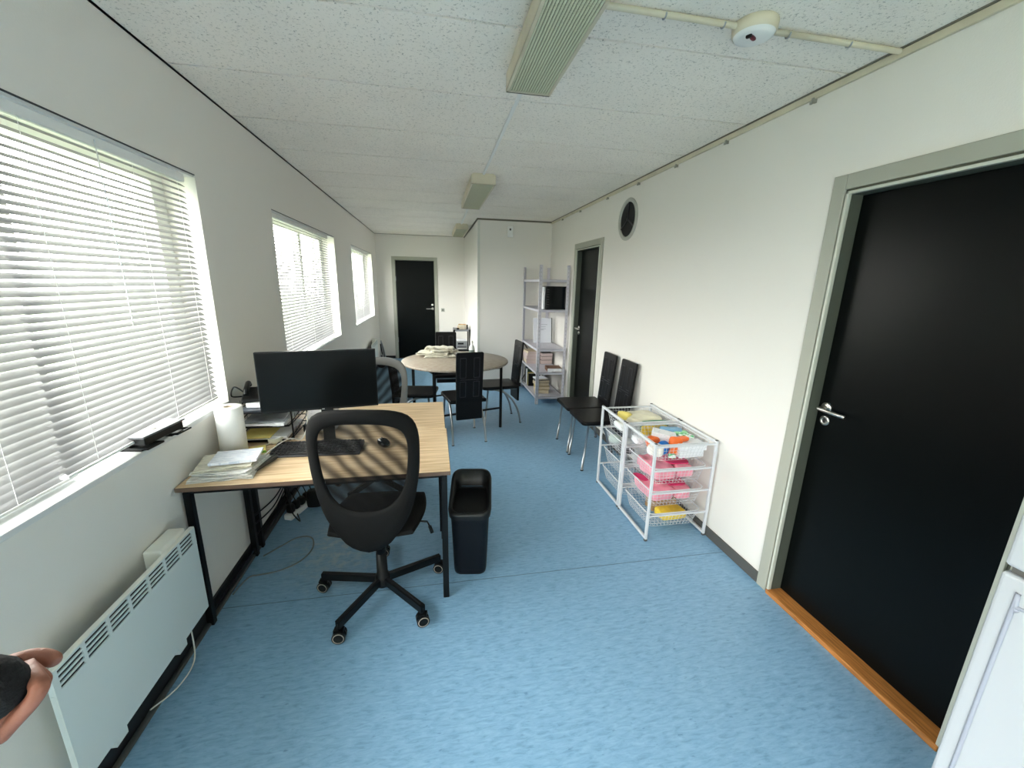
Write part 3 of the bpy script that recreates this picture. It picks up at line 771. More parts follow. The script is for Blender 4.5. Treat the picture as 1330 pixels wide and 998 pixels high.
mb = MB(); superbox(mb, (-.885, 2.55, .953), (.13, .05, .055), 4, 6, .003, 6); tag(mb.build('sponge_pack', m_lime), 'lime green packet at back of the letter tray', 'packet')
root = thing('desk_telephone', 'black desk telephone with curled cord on the letter tray', 'telephone', (-1.0, 2.44, .953), R(15))
mb = MB(); mb.add([(-.06, -.08, 0), (.06, -.08, 0), (.06, .08, 0), (-.06, .08, 0), (-.055, -.075, .02), (.055, -.075, .02), (.055, .075, .055), (-.055, .075, .055)], [(0, 3, 2, 1), (4, 5, 6, 7), (0, 1, 5, 4), (1, 2, 6, 5), (2, 3, 7, 6), (3, 0, 4, 7)]); mb.build('body', m_blackp, root, bevel=.006)
mb = MB(); mb.tube(smoothpath([(-.03, -.075, .045), (-.03, -.05, .066), (-.03, .05, .082), (-.03, .08, .065)], 5), .014, 10); mb.build('handset', m_blackp, root)
mb = MB(); mb.tube(smoothpath([(-.03, -.07, .05), (-.08, -.06, .09), (-.105, -.02, .03), (-.06, .04, .01)], 6), .004, 6); mb.build('cord', m_blackp, root)
mb = MB(); superbox(mb, (-.66, 2.50, .74), (.16, .12, .15), 8, 6); tag(mb.build('white_carton', m_whbox), 'small white carton on the far desk behind the monitor', 'box')
# black router-like item with tangled cord between tray and monitor stand
mb = MB(); superbox(mb, (-.74, 2.47, .74), (.05, .10, .05), 5, 6); tag(mb.build('power_adapter', m_blackp), 'black power adapter on desk between letter tray and monitor stand', 'adapter')
mb = MB(); mb.tube(smoothpath([(-.74, 2.42, .76), (-.70, 2.40, .80), (-.655, 2.43, .775), (-.70, 2.47, .79), (-.73, 2.50, .81), (-.68, 2.53, .77)], 7), .003, 6)
tag(mb.build('adapter_cord', m_blackp), 'tangled black cord behind the monitor stand', 'cord')
slabpap('dark_notebook', 'thin dark red notebook on the far desk right of monitor', 'notebook', (-.33, 2.62, .741), .17, .12, .010, .05, mat('maroon', (.035, .012, .016), .5))

# desk organiser / hole punch on the window sill
root = thing('paper_punch', 'silver topped black paper punch on the window sill', 'hole punch', (XL - .015, 1.80, SZ), R(-6))
mb = MB(); mb.box(-.045, .045, -.115, .115, .050, .058); mb.build('top_plate', mat('punch_silver', (.11, .115, .125), .5), root, bevel=.002)
mb = MB(); mb.box(-.038, .040, -.105, .105, .020, .050); mb.build('body', m_blackp, root, bevel=.003)
mb = MB(); mb.lathe((.0, -.01, .058), [(0, .003), (.012, .003), (.017, .0)], 24); mb.build('badge', m_steel, root)
for y0 in (-.115, .045):
    mb = MB(); mb.box(-.05, -.035, y0, y0 + .085, .0, .023); mb.box(-.035, .055, y0, y0 + .008, .006, .014); mb.box(-.035, .055, y0 + .077, y0 + .085, .006, .014); mb.box(.047, .055, y0, y0 + .085, .006, .014); mb.box(-.035, .03, y0, y0 + .085, .0, .006)
    mb.build('foot', m_blackp, root, bevel=.002)

# ------------------------------------------------------------------ office chairs
def office_chair(label, loc, rz, frame_mat, dz=0., lever_side=1, body=None):
    root = thing('office_chair', label, 'office chair', loc, rz, 'mesh backed office chairs')
    body = body or m_fabric
    # front +y; base
    r0 = .325
    mb = MB(); mb.lathe((0, 0, 0), [(0, .062), (.040, .062), (.042, .078), (.036, .118), (.028, .125), (.026, .25), (.0, .25)], 24); mb.build('hub', m_blackm, root)
    for k in range(5):
        a = R(167 + 72 * k) - rz
        dx, dy = math.cos(a), math.sin(a)
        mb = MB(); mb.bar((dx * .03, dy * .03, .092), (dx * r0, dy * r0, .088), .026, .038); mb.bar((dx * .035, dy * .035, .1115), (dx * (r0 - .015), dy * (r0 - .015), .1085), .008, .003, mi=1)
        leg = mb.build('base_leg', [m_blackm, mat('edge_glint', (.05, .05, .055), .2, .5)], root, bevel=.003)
        mb = MB(); mb.cyl((dx * (r0 - .008), dy * (r0 - .008), .05), .009, .045, 10)
        s = R(-104 + 13 * (k % 3)) - rz; wx, wy = math.cos(s), math.sin(s)
        cx, cy = dx * (r0 - .006), dy * (r0 - .006)
        for sg in (-1, 1):
            ax = Vector((wx, wy, 0)); c0 = Vector((cx, cy, .0302)) + ax * (sg * .004 if sg > 0 else -.022)
            mb.cyl(c0, .0300, .020, 28, axis=ax)
        ax = Vector((wx, wy, 0)); c0 = Vector((cx, cy, .0302))
        for sg in (-1, 1): 
            M = Vector((0, 0, 1)).rotation_difference(ax * sg).to_matrix().to_4x4()
            mb.lathe(c0 + ax * sg * .0222, [(.0215, .0025), (.0255, .0025), (.0255, .0037), (.0215, .0037)], 24, 1, M)
        mb.bar(c0 + Vector((0, 0, .02)) + ax * .0, c0 + Vector((0, 0, .034)), .044, .03, 0)
        mb.build('caster', [m_blackp, mat('caster_ring', (.35, .32, .28), .5)], leg)
    mb = MB(); mb.cyl((0, 0, .12), .0245, .16 + dz * .5, 20); mb.cyl((0, 0, .26), .014, .14 + dz, 16, 1); mb.build('gas_column', [m_blackm, m_chrome], root)
    zs = .425 + dz
    mb = MB(); superbox(mb, (0, .02, zs - .035), (.20, .28, .05), 5, 6); mb.bar((0, -.08, zs - .015), (0, -.17, zs - .005), .08, .012); mb.build('mechanism', m_blackm, root)
    mb = MB(); mb.tube([(.08, .05, zs - .02), (.235, .04, zs - .03), (.25, .03, zs - .055)], .005, 8); mb.tube([(.248, .032, zs - .05), (.262, .02, zs - .085)], .009, 8); mb.build('tilt_lever', m_blackp, root)
    # seat: contoured pad
    mb = MB()
    def sx(a, b, top):
        u = (a * 2 - 1); v = (b * 2 - 1)
        k = max(abs(u), abs(v)); rr = math.hypot(u, v) or 1
        s = k / rr; e = .45
        x = u * ((1 - e) + e * s * 1.0) ; y = v * ((1 - e) + e * s)
        f = (abs(u) ** 6 + abs(v) ** 6)
        if top: z = zs + .075 - .02 * min(1, f) - .012 * (1 - u * u) * (1 - v * v) - .02 * max(0, v) ** 3 + .012 * u * u
        else: z = zs + .022 + .020 * min(1, f) - .01 * max(0, v) ** 3
        return (.006 + x * .216, .02 + y * .225, z)
    mb.grid(lambda a, b: sx(a, b, True), 18, 18); mb.grid(lambda a, b: sx(a, b, False), 18, 18, flip=True)
    for e in ((0, None), (1, None), (None, 0), (None, 1)):
        def r_(a, b, e=e):
            u = (e[0], a) if e[0] is not None else (a, e[1])
            p = Vector(sx(*u, True)); q = Vector(sx(*u, False)); m_ = q.lerp(p, b); ctr = Vector((0, .03, m_.z)); d_ = m_ - ctr
            return m_ + d_.normalized() * .010 * (1 - (2 * b - 1) ** 2)
        mb.grid(r_, 18, 4)
    mb.build('seat', body, root)
    # back shell: half width as a function of height
    O = [(.0, 0), (.01, .045), (.03, .085), (.06, .115), (.13, .165), (.20, .198), (.30, .222), (.40, .236), (.50, .240), (.56, .238), (.61, .228), (.65, .205), (.675, .165), (.69, .10), (.695, 0)]
    I = [(.21, 0), (.215, .06), (.24, .115), (.29, .155), (.37, .180), (.45, .190), (.52, .192), (.57, .182), (.60, .160), (.62, .115), (.63, .06), (.632, 0)]
    zb = .40 + dz; yb = -.205
    def P(u, h, t=0):
        # gentle concave side curve and recline
        return Vector((u, yb - .05 * (h - .1) * .9 - .02 * math.sin(h / .695 * PI) * 0 + .95 * u * u + t, zb + h))
    def ring(S):
        r_ = smoothpath([(u, h, 0) for h, u in S], 3); l_ = [Vector((-v.x, v.y, 0)) for v in r_[::-1]][1:-1]
        return [(v.x, v.y) for v in r_] + [(v.x, v.y) for v in l_]
    def resamp(poly, n, c):
        out = []
        for k in range(n):
            a = 2 * PI * k / n - PI / 2; best = None
            d = Vector((math.cos(a), math.sin(a)))
            for i in range(len(poly)):
                p = Vector(poly[i]) - Vector(c); q = Vector(poly[(i + 1) % len(poly)]) - Vector(c); e = q - p
                den = d.x * e.y - d.y * e.x
                if abs(den) < 1e-9: continue
                t = (p.x * e.y - p.y * e.x) / den; s_ = (p.x * d.y - p.y * d.x) / den
                if t > 0 and -1e-6 <= s_ <= 1 + 1e-6 and (best is None or t > best): best = t
            out.append(Vector(c) + d * (best or .01))
        return out
    n = 72; c = (0, .42)
    po = resamp(ring(O), n, c); pi = resamp(ring(I), n, c)
    mb = MB(); prof = [(0, -.008), (0, .008), (.12, .016), (.5, .019), (.88, .014), (1, .006), (1, -.006), (.88, -.014), (.5, -.019), (.12, -.016)]
    vs = []; K = len(prof)
    for k in range(n):
        for a, t in prof:
            q = po[k].lerp(pi[k], a); vs.append(P(q.x, q.y, t))
    fs = [(k * K + j, k * K + (j + 1) % K, ((k + 1) % n) * K + (j + 1) % K, ((k + 1) % n) * K + j) for k in range(n) for j in range(K)]
    mb.add(vs, fs, 0, True); mb.build('back_frame', frame_mat, root)
    mb = MB(); cc = [pi[k] for k in range(n)]
    vs = []
    for ring_ in (1.02, .75, .5, .25):
        for k in range(n):
            q = Vector(c) + (cc[k] - Vector(c)) * ring_; vs.append(P(q.x, q.y, 0))
    vs.append(P(c[0], c[1], 0))
    fs = []
    for i in range(3): fs += [(i * n + k, (i + 1) * n + k, (i + 1) * n + (k + 1) % n, i * n + (k + 1) % n) for k in range(n)]
    fs += [(3 * n + k, 4 * n, 3 * n + (k + 1) % n) for k in range(n)]
    mb.add(vs, fs, 0, True); mb.build('back_mesh', m_mesh, root)
    mb = MB(); mb.tube(smoothpath([(0, -.10, zs - .012), (0, -.16, zs - .010), (0, -.188, zs + .02), (0, -.187, zs + .06)], 5), .016, 10); mb.build('back_bracket', m_blackm, root)
    return root
office_chair('black mesh backed office chair on casters in front of the near desk', (-.297, 1.930, 0), R(-6), m_fabric)
office_chair('office chair with grey framed mesh back on the far side of desks', (-.47, 3.13, 0), R(176), m_fabgrey, -.075)

# ------------------------------------------------------------------ waste bin
root = thing('waste_bin', 'tall black waste bin standing beside the near desk', 'bin', (.185, 2.12, 0), R(-8))
mb = MB(); rings = []
def bin_ring(w, d, z, r_=.045): return [Vector((x, y, z)) for x, y in rrect(w, d, r_, 6)]
lv = [(.175, .24, .0, .04), (.182, .25, .02, .045), (.205, .285, .33, .05), (.215, .30, .40, .05), (.222, .31, .405, .05)]
vs = [v for l in lv for v in bin_ring(*l)]; n = len(bin_ring(*lv[0]))
fs = [(i * n + j, i * n + (j + 1) % n, (i + 1) * n + (j + 1) % n, (i + 1) * n + j) for i in range(len(lv) - 1) for j in range(n)] + [tuple(range(n))[::-1]]
mb.add(vs, fs, 0, True); mb.build('body', mat('bin_navy', (.003, .0045, .008), .5, spec=.2), root, solid=.003)
mb = MB(); rim = []
for v in bin_ring(.228, .316, 0, .055):
    rim.append(v)
hz = lambda v: .455 + .055 * (v.y / .158)
vs = [Vector((v.x, v.y, .385 + .02 * v.y / .158)) for v in rim] + [Vector((v.x * 1.04, v.y * 1.03, hz(v) - .01)) for v in rim] + [Vector((v.x * 1.0, v.y * 1.0, hz(v) + .01)) for v in rim] + [Vector((v.x * .86, v.y * .9, hz(v) + .006)) for v in rim] + [Vector((v.x * .80, v.y * .86, hz(v) - .09)) for v in rim]
fs = [(i * n + j, i * n + (j + 1) % n, (i + 1) * n + (j + 1) % n, (i + 1) * n + j) for i in range(4) for j in range(n)]
mb.add(vs, fs, 0, True); mb.build('liner_rim', mat('bin_liner', (.004, .0045, .005), .45), root)
mb = MB(); mb.add([Vector((v.x * .9, v.y * .9, .40)) for v in rim], [tuple(range(n))]); mb.build('bag', mat('bin_bag', (.003, .0035, .004), .6), root)

# ------------------------------------------------------------------ cables under the desk
mb = MB(); mb.tube(smoothpath([(-1.062, 2.03, .012), (-1.055, 2.10, .008), (-1.035, 2.165, .006), (-.99, 2.175, .005), (-.888, 2.196, .005), (-.805, 2.263, .005), (-.769, 2.365, .005), (-.785, 2.461, .005), (-.83, 2.509, .005), (-.90, 2.50, .005), (-.97, 2.42, .005), (-1.03, 2.34, .008)], 8), .0042, 8)
tag(mb.build('network_cable', m_greycable), 'grey cable looped on the blue floor under the desk', 'cable')
root = thing('power_strip', 'white power strip with black plugs on floor beneath the far desk', 'power strip', (-.97, 2.86, 0), R(70))
mb = MB(); mb.box(-.14, .14, -.028, .028, 0, .04); mb.build('strip', m_whitep, root, bevel=.006)
for x in (-.10, -.045, .01, .07):
    mb = MB(); superbox(mb, (x, 0, .04), (.045, .045, .06), 5, 5); mb.tube(smoothpath([(x, 0, .095), (x + .02, .05, .15), (x + .03, .10, .10)], 4), .0035, 6); mb.build('plug', m_blackp, root)
for k, (pts, lab) in enumerate([
        ([(-1.075, 2.37, .25), (-1.0, 2.52, .29), (-.97, 2.72, .36), (-.93, 2.86, .42), (-.80, 2.92, .50)], 'upper black cable slung below the desks'),
        ([(-1.075, 2.40, .19), (-1.02, 2.55, .22), (-.98, 2.74, .32), (-.92, 2.88, .33), (-.82, 2.93, .46)], 'middle black cable slung below the desks'),
        ([(-1.075, 2.38, .12), (-1.04, 2.60, .16), (-1.0, 2.78, .26), (-.95, 2.88, .30), (-.90, 2.90, .12)], 'lowest black cable slung below the desks'),
        ([(-.99, 2.70, .28), (-.95, 2.62, .14), (-.92, 2.66, .03), (-.96, 2.76, .01), (-1.0, 2.82, .05)], 'black cable loop drooping to the floor near the power strip'),
        ([(-.93, 2.90, .36), (-.84, 2.80, .24), (-.74, 2.78, .25), (-.72, 2.85, .40), (-.78, 2.93, .60)], 'thin black cable loop hanging right of the power strip')]):
    mb = MB(); mb.tube(smoothpath(pts, 8), .0045, 6); tag(mb.build('power_cable', m_blackp), lab, 'cable', 'cables under the desks')
mb = MB(); superbox(mb, (-.885, 2.905, .0), (.10, .08, .13), 6, 6); tag(mb.build('charger_brick', m_blackp), 'black charger brick beside the power strip', 'adapter')

# ------------------------------------------------------------------ dining chairs (high leather back, arched steel legs)
def dining_chair(label, loc, rz, grp, B1=.955):
    root = thing('dining_chair', label, 'chair', loc, rz, grp)
    # seat
    mb = MB(); poly = [(-.19, -.20), (.19, -.20)] + [(.20, .12)] + arc(.155, .185, .045, 0, PI / 2, 5) + arc(-.155, .185, .045, PI / 2, PI, 5) + [(-.20, .12)]
    mb.prism(poly, .425, .462); mb.build('seat', m_leather, root, bevel=.012, seg=3)
    # back slab, slightly wider at the top edge corners cut, gently reclined
    B0 = .26; yb = -.212; Lr = .045
    def by(z): return yb - Lr * max(0, (z - .45)) / .5
    mb = MB(); hw0, hw1 = .135, .140; t = .012
    out = [(-hw0, B0), (hw0, B0), (hw1, B1 - .012), (hw1 - .012, B1), (-hw1 + .012, B1), (-hw1, B1 - .012)]
    prof = [(B0, hw0), (.45, hw0), (.70, hw0 + .003), (B1 - .012, hw1), (B1, hw1 - .010)]
    vs = []; fs = []
    for z, hw in prof: vs += [(-hw, by(z) + t, z), (hw, by(z) + t, z), (hw, by(z) - t, z), (-hw, by(z) - t, z)]
    for i in range(len(prof) - 1):
        for j in range(4): fs.append((i * 4 + j, i * 4 + (j + 1) % 4, i * 4 + 4 + (j + 1) % 4, i * 4 + 4 + j))
    fs += [(3, 2, 1, 0), tuple(len(prof) * 4 - 4 + j for j in range(4))]
    mb.add(vs, fs); mb.build('backrest', m_leather, root, bevel=.006, seg=2)
    # stitched raised panel pattern on both faces
    mb = MB()
    for sd in (-1, 1):
        def seam(x0, z0, x1, z1): mb.bar((x0, by(z0) + sd * (t + .001), z0), (x1, by(z1) + sd * (t + .001), z1), .007, .004, up=(0, 1, 0))
        for x in (-.098, -.040, .040, .098):
            seam(x, .50, x, .66); seam(x, .70, x, B1 - .055)
        for a, b in ((-.098, -.04), (.04, .098)):
            for z in (.50, .66, .70, B1 - .055): seam(a, z, b, z)
        seam(-.098, .68, .098, .68)
    mb.build('stitched_panel', mat('seam_leather', (.022, .022, .026), .35), root)
    # straight front legs
    for s in (-1, 1):
        mb = MB(); mb.tube([(s * .165, .165, .424), (s * .178, .205, .004)], .0105, 12); mb.cyl((s * .178, .205, 0), .014, .008, 14, 1); mb.build('front_leg', [m_chrome, m_blackp], root)
        mb = MB(); mb.tube(smoothpath([(s * .150, .15, .418), (s * .152, .06, .412), (s * .158, -.04, .372), (s * .166, -.13, .285), (s * .172, -.20, .15), (s * .175, -.232, .004)], 6), .0115, 12); mb.cyl((s * .175, -.232, 0), .014, .008, 14, 1)
        mb.build('rear_leg', [m_chrome, m_blackp], root)
    mb = MB(); mb.tube([(-.163, .163, .408), (.163, .163, .408)], .008, 8); mb.tube([(-.15, -.02, .412), (.15, -.02, .412)], .008, 8)
    for s in (-1, 1): mb.tube([(s * .12, -.04, .412), (s * .12, -.21, .412)], .008, 8)
    mb.build('seat_rail', m_chrome, root)
    return root
g1 = 'black leather chairs around the round table'
dining_chair('black high-backed chair nearest the camera at the round table', (.290, 4.165, 0), R(11), g1)
dining_chair('black high-backed chair behind the round table by the far door', (.165, 5.33, 0), R(182), g1)
dining_chair('black chair seen side-on at right end of the round table', (.735, 4.66, 0), R(97), g1)
dining_chair('black chair at left end of round table, back hidden by office chair', (-.215, 4.42, 0), R(-98), g1, .77)
g2 = 'black leather chairs against the right wall'
dining_chair('black chair against right wall next to the middle black door', (1.475, 3.765, 0), R(90), g2)
dining_chair('black chair against right wall beside the wire basket units', (1.475, 3.355, 0), R(90), g2)

# ------------------------------------------------------------------ round table
tc_ = (.235, 4.63)
root = thing('round_table', 'round grey-brown dining table with thin black legs', 'table', (*tc_, 0), 0)
mb = MB(); mb.lathe((0, 0, 0), [(0, .75), (.596, .75), (.6, .747), (.6, .729), (.596, .726), (0, .726)], 72); mb.build('tabletop', m_table, root)
legs = [(-26.6), 63.4, 153.4, 243.4]
LP = [(.548 * math.cos(R(a)), .548 * math.sin(R(a))) for a in legs]
for x, y in LP:
    mb = MB(); mb.bar((x, y, 0), (x, y, .726), .026, .026, up=(math.cos(R(63.4)), math.sin(R(63.4)), 0)); mb.build('leg', m_blackm, root, bevel=.002)
mb = MB()
for a, b in ((0, 3), (1, 2), (0, 1), (3, 2)): mb.bar((*LP[a], .708), (*LP[b], .708), .022, .034)
mb.build('apron_frame', m_blackm, root)
for a, b in ((0, 3), (1, 2)):
    mb = MB(); mb.bar((*LP[a], .235), (*LP[b], .235), .018, .018); mb.build('stretcher', m_blackm, root)
zt = paper_pile((.04, 4.98, .75), [(.02, -.10, .36, .26, .05, .020, m_news), (-.05, -.06, .38, .24, -.20, .022, m_news), (.06, -.03, .33, .22, .30, .024, m_news), (.02, .0, .34, .18, -.12, .020, m_news)],
           ['folded newspaper at the bottom of the round table pile', 'folded newspaper second from bottom on the round table', 'folded newspaper second from top on the round table', 'folded newspaper topmost of the pile on the round table'], 'newspapers on the round table', wave=2.2)
root = thing('spray_bottle', 'clear white bottle with white cap standing on the round table', 'bottle', (.452, 4.97, .75))
mb = MB(); mb.lathe((0, 0, 0), [(0, 0), (.034, 0), (.036, .006), (.036, .075), (.030, .10), (.014, .125), (.012, .135)], 24); mb.build('body', m_bottle, root)
mb = MB(); mb.lathe((0, 0, 0), [(.016, .130), (.017, .150), (.014, .168), (0, .170)], 20); mb.build('cap', m_whitep, root)
mb = MB(); mb.lathe((0, 0, 0), [(.0364, .02), (.0364, .06)], 24); mb.build('bottle_label', mat('dull_green_label', (.16, .20, .18), .5), root)
slabpap('white_leaflet', 'small white leaflet on the round table beside the bottle', 'leaflet', (.33, 4.97, .751), .14, .09, .012, -.05, m_paper)

# ------------------------------------------------------------------ small cart in the far corner and its load
root = thing('wire_shelf_cart', 'narrow black metal shelf cart against the projecting wall', 'shelf cart', (.50, 7.62, 0))
W2, D2_, HC = .135, .17, .775
for sx_ in (-1, 1):
    for sy_ in (-1, 1):
        mb = MB(); mb.bar((sx_ * W2, sy_ * D2_, 0), (sx_ * W2, sy_ * D2_, HC), .022, .022); mb.build('post', m_blackm, root)
for z in (.10, .38, HC - .03):
    mb = MB(); mb.box(-W2, W2, -D2_, D2_, z, z + .012); mb.bar((-W2, -D2_, z + .012), (W2, -D2_, z + .012), .014, .03); mb.bar((-W2, D2_, z + .012), (W2, D2_, z + .012), .014, .03)
    for s in (-1, 1): mb.bar((s * W2, -D2_, z + .012), (s * W2, D2_, z + .012), .014, .03)
    mb.build('shelf', mat('cart_grey', (.22, .23, .25), .35) if z > .7 else m_blackm, root)
root = thing('inkjet_printer', 'grey printer on the middle shelf of the black cart', 'printer', (.50, 7.62, .392))
mb = MB(); mb.box(-.10, .10, -.13, .12, .0, .16); mb.build('body', mat('printer_grey', (.26, .27, .28), .5), root, bevel=.008)
mb = MB(); mb.box(-.075, .03, -.134, -.129, .105, .135); mb.build('display', m_blackp, root)
mb = MB(); mb.box(-.085, .085, -.16, -.13, .03, .04); mb.build('paper_tray', m_whitep, root)
mb = MB(); mb.box(-.085, .085, -.1315, -.129, .04, .075); mb.build('paper_slot', mat('slot', (.10, .10, .11), .5), root)
slabpap('paper_stack', 'white papers lying on top of the printer in the cart', 'paper', (.50, 7.62, .553), .17, .2, .014, .05, m_paper)
for k, (dz_, w_, col, lab) in enumerate(((0, .15, m_cover, 'orange brown paperback under the other books on the black cart'), (.030, .16, mat('tan_cover', (.55, .38, .20), .6), 'tan book in the middle of the pile on black cart'), (.058, .14, m_cover, 'orange paperback on top of the pile on black cart'))):
    root = thing('paperback', lab, 'book', (.515, 7.60, HC - .006 + dz_), R(4 - 5 * k), 'paperbacks on the black cart')
    mb = MB(); mb.box(-w_ / 2, w_ / 2, -.08, .08, 0, .002).box(-w_ / 2, w_ / 2, -.08, .08, .024, .027).box(-w_ / 2, -w_ / 2 + .002, -.08, .08, 0, .027); mb.build('cover', col, root)
    mb = MB(); mb.box(-w_ / 2 + .002, w_ / 2 - .003, -.077, .077, .002, .024); mb.build('pages', m_news, root)
mb = MB(); superbox(mb, (.60, 7.52, HC - .006), (.03, .03, .09), 4, 5); tag(mb.build('black_tin', m_blackp), 'small black tin at the right edge of the cart top', 'tin')
mb = MB(); superbox(mb, (.43, 7.50, HC - .006), (.05, .03, .03), 3, 5); tag(mb.build('stapler', m_blackp), 'small black stapler in front of the paperbacks on the cart', 'stapler')

# ironing-like folded rack leaning by the far radiator
root = thing('folding_stool', 'folded steel stool leaning against left wall by the far door', 'stool', (XL + .17, 8.08, 0))
for s in (-1, 1):
    mb = MB(); mb.tube(smoothpath([(-.04 + .03 * s, -.12, 0), (-.05 + .02 * s, -.10, .25), (-.06, -.02, .46), (-.06, .05, .46), (-.04 + .02 * s, .13, .25), (-.02 + .03 * s, .15, 0)], 5), .010, 8); mb.build('leg_frame', m_chrome, root)
mb = MB(); mb.add([(-.02, -.12, .02), (.01, -.12, .02), (.01, .12, .02), (-.02, .12, .02), (-.07, -.10, .44), (-.05, -.10, .44), (-.05, .10, .44), (-.07, .10, .44)], [(0, 3, 2, 1), (4, 5, 6, 7), (0, 1, 5, 4), (1, 2, 6, 5), (2, 3, 7, 6), (3, 0, 4, 7)]); mb.build('seat_pad', m_leather, root)
mb = MB(); superbox(mb, (XL + .12, 7.9, 0), (.14, .12, .16), 3, 8, .012, 8); tag(mb.build('black_bag', m_blackp), 'small black bag on the floor beside the far radiator', 'bag')

# ------------------------------------------------------------------ steel shelving in the corner
SX0, SX1, SY0, SY1, SH = 1.345, 1.745, 5.22, 6.19, 1.85
root = thing('steel_shelf_unit', 'lilac grey steel shelf unit standing in the corner', 'shelf unit', (SX0, SY0, 0))
W_, D_ = SX1 - SX0, SY1 - SY0
for (px, py, ax, ay) in ((0, 0, 1, 1), (W_, 0, -1, 1), (0, D_, 1, -1), (W_, D_, -1, -1)):
    mb = MB(); w = .038; t = .003
    x0, x1 = sorted((px, px + ax * w)); y0, y1 = sorted((py, py + ay * t)); mb.box(x0, x1, y0, y1, 0, SH)
    x0, x1 = sorted((px, px + ax * t)); y0, y1 = sorted((py, py + ay * w)); mb.box(x0, x1, y0, y1, 0, SH)
    for k in range(36):
        z = .05 + k * .05; x0, x1 = sorted((px + ax * .014, px + ax * .022)); yh = py - ay * .0004
        mb.box(x0, x1, min(yh, yh + ay * .001), max(yh, yh + ay * .001), z, z + .016, 1)
        y0, y1 = sorted((py + ay * .014, py + ay * .022)); xh = px - ax * .0004
        mb.box(min(xh, xh + ax * .001), max(xh, xh + ax * .001), y0, y1, z, z + .016, 1)
    mb.build('post', [m_shelf, mat('slot_shadow', (.34, .34, .38), .6)], root)
SZs = (.105, .445, .765, 1.285, 1.670)
for z in SZs:
    mb = MB(); mb.box(.004, W_ - .004, .004, D_ - .004, z - .003, z)
    mb.box(.004, W_ - .004, .004, .007, z - .032, z).box(.004, W_ - .004, D_ - .007, D_ - .004, z - .032, z).box(.004, .007, .004, D_ - .004, z - .032, z).box(W_ - .007, W_ - .004, .004, D_ - .004, z - .032, z)
    mb.build('shelf', m_shelf, root)
mb = MB(); mb.bar((.01, D_ - .002, .12), (W_ - .01, D_ - .002, .75), .018, .003, up=(0, 1, 0)); mb.bar((W_ - .01, D_ - .002, .12), (.01, D_ - .002, .75), .018, .003, up=(0, 1, 0)); mb.build('cross_brace', m_base, root)

# goods on the shelf unit
root = thing('black_box_file', 'large black box with ribbed front on the second shelf from the top', 'box', (1.60, 5.43, 1.2855))
mb = MB(); mb.box(-.135, .135, -.13, .14, 0, .30); mb.build('box_body', m_gloss, root, bevel=.003)
mb = MB()
for k in range(8): mb.box(-.13, -.10, -.1315, -.1295, .03 + k * .032, .036 + k * .032)
mb.box(.118, .128, -.1315, -.1295, .02, .28); mb.build('ribs', m_base, root)
root = thing('white_box_file', 'narrow white file standing left of the black box', 'file', (1.440, 5.44, 1.2855))
mb = MB(); mb.box(-.012, .012, -.12, .12, 0, .29); mb.build('cover', m_paper, root); mb = MB(); mb.box(-.009, .009, -.1205, -.119, .01, .24); mb.build('spine_label', m_whbox, root)
root = thing('document_folder', 'white printed folder leaning upright on the middle shelf', 'folder', (1.565, 5.80, .7680))
mb = MB(); M = Matrix.Rotation(R(-8), 4, 'X'); mb.box(-.135, .135, -.012, .006, 0, .36, 0, M); mb.build('cover', mat('folder_white', (.66, .68, .74), .35), root, bevel=.002)
mb = MB()
for k, (a, b, z) in enumerate(((-.07, .075, .262), (-.05, .05, .23), (-.06, .05, .20), (-.03, .02, .185))): mb.box(a, b, -.0135, -.0121, z, z + .007, 0, M)
mb.build('printed_lines', mat('faint_ink', (.38, .40, .46), .6), root)
mb = MB(); M2 = M @ Matrix.Translation((.141, 0, 0)); mb.box(-.006, .006, -.014, .008, 0, .362, 0, M2); mb.build('dark_spine', m_base, root)

def book(name, label, c, w, d, h, cover, rz=0, grp=None, upright=False, pages=m_paper):
    """flat: w x d footprint, thickness h; upright: thickness w, depth d, height h"""
    root = thing(name, label, 'book', c, rz, grp)
    mb = MB(); t = .0025
    if upright:
        mb.box(-w / 2, -w / 2 + t, -d / 2, d / 2, 0, h).box(w / 2 - t, w / 2, -d / 2, d / 2, 0, h).box(-w / 2, w / 2, -d / 2, -d / 2 + t, 0, h)
        mb.build('cover', cover, root); mb = MB(); mb.box(-w / 2 + t, w / 2 - t, -d / 2 + t, d / 2 - .004, .003, h - .004); mb.build('pages', pages, root)
    else:
        mb.box(-w / 2, w / 2, -d / 2, d / 2, 0, t).box(-w / 2, w / 2, -d / 2, d / 2, h - t, h).box(-w / 2, -w / 2 + t, -d / 2, d / 2, 0, h)
        mb.build('cover', cover, root); mb = MB(); mb.box(-w / 2 + t, w / 2 - .004, -d / 2 + .003, d / 2 - .003, t, h - t); mb.build('pages', pages, root)
    return root
mp_ = mat('pinkish_pages', (.58, .47, .45), .8, var=(3, .08, (1, 1, 60)))
mt_ = mat('tan_pages', (.60, .50, .36), .8, var=(3, .1, (1, 1, 60)))
z = .4455
for k, (th, cv, lab) in enumerate(((.055, mt_, 'thick tan bound volume at bottom of the left stack'), (.05, mp_, 'pinkish bound volume second in the left stack'), (.045, mp_, 'pinkish bound volume third in the left stack'), (.03, mt_, 'thin tan volume on top of the left stack'))):
    book('bound_volume', lab + ', shelf with stacked books', (1.46, 6.00, z), .20, .27, th, cv, R(3 * k - 4), 'left stack of volumes on the shelf unit', pages=mp_); z += th + .001
z = .4455
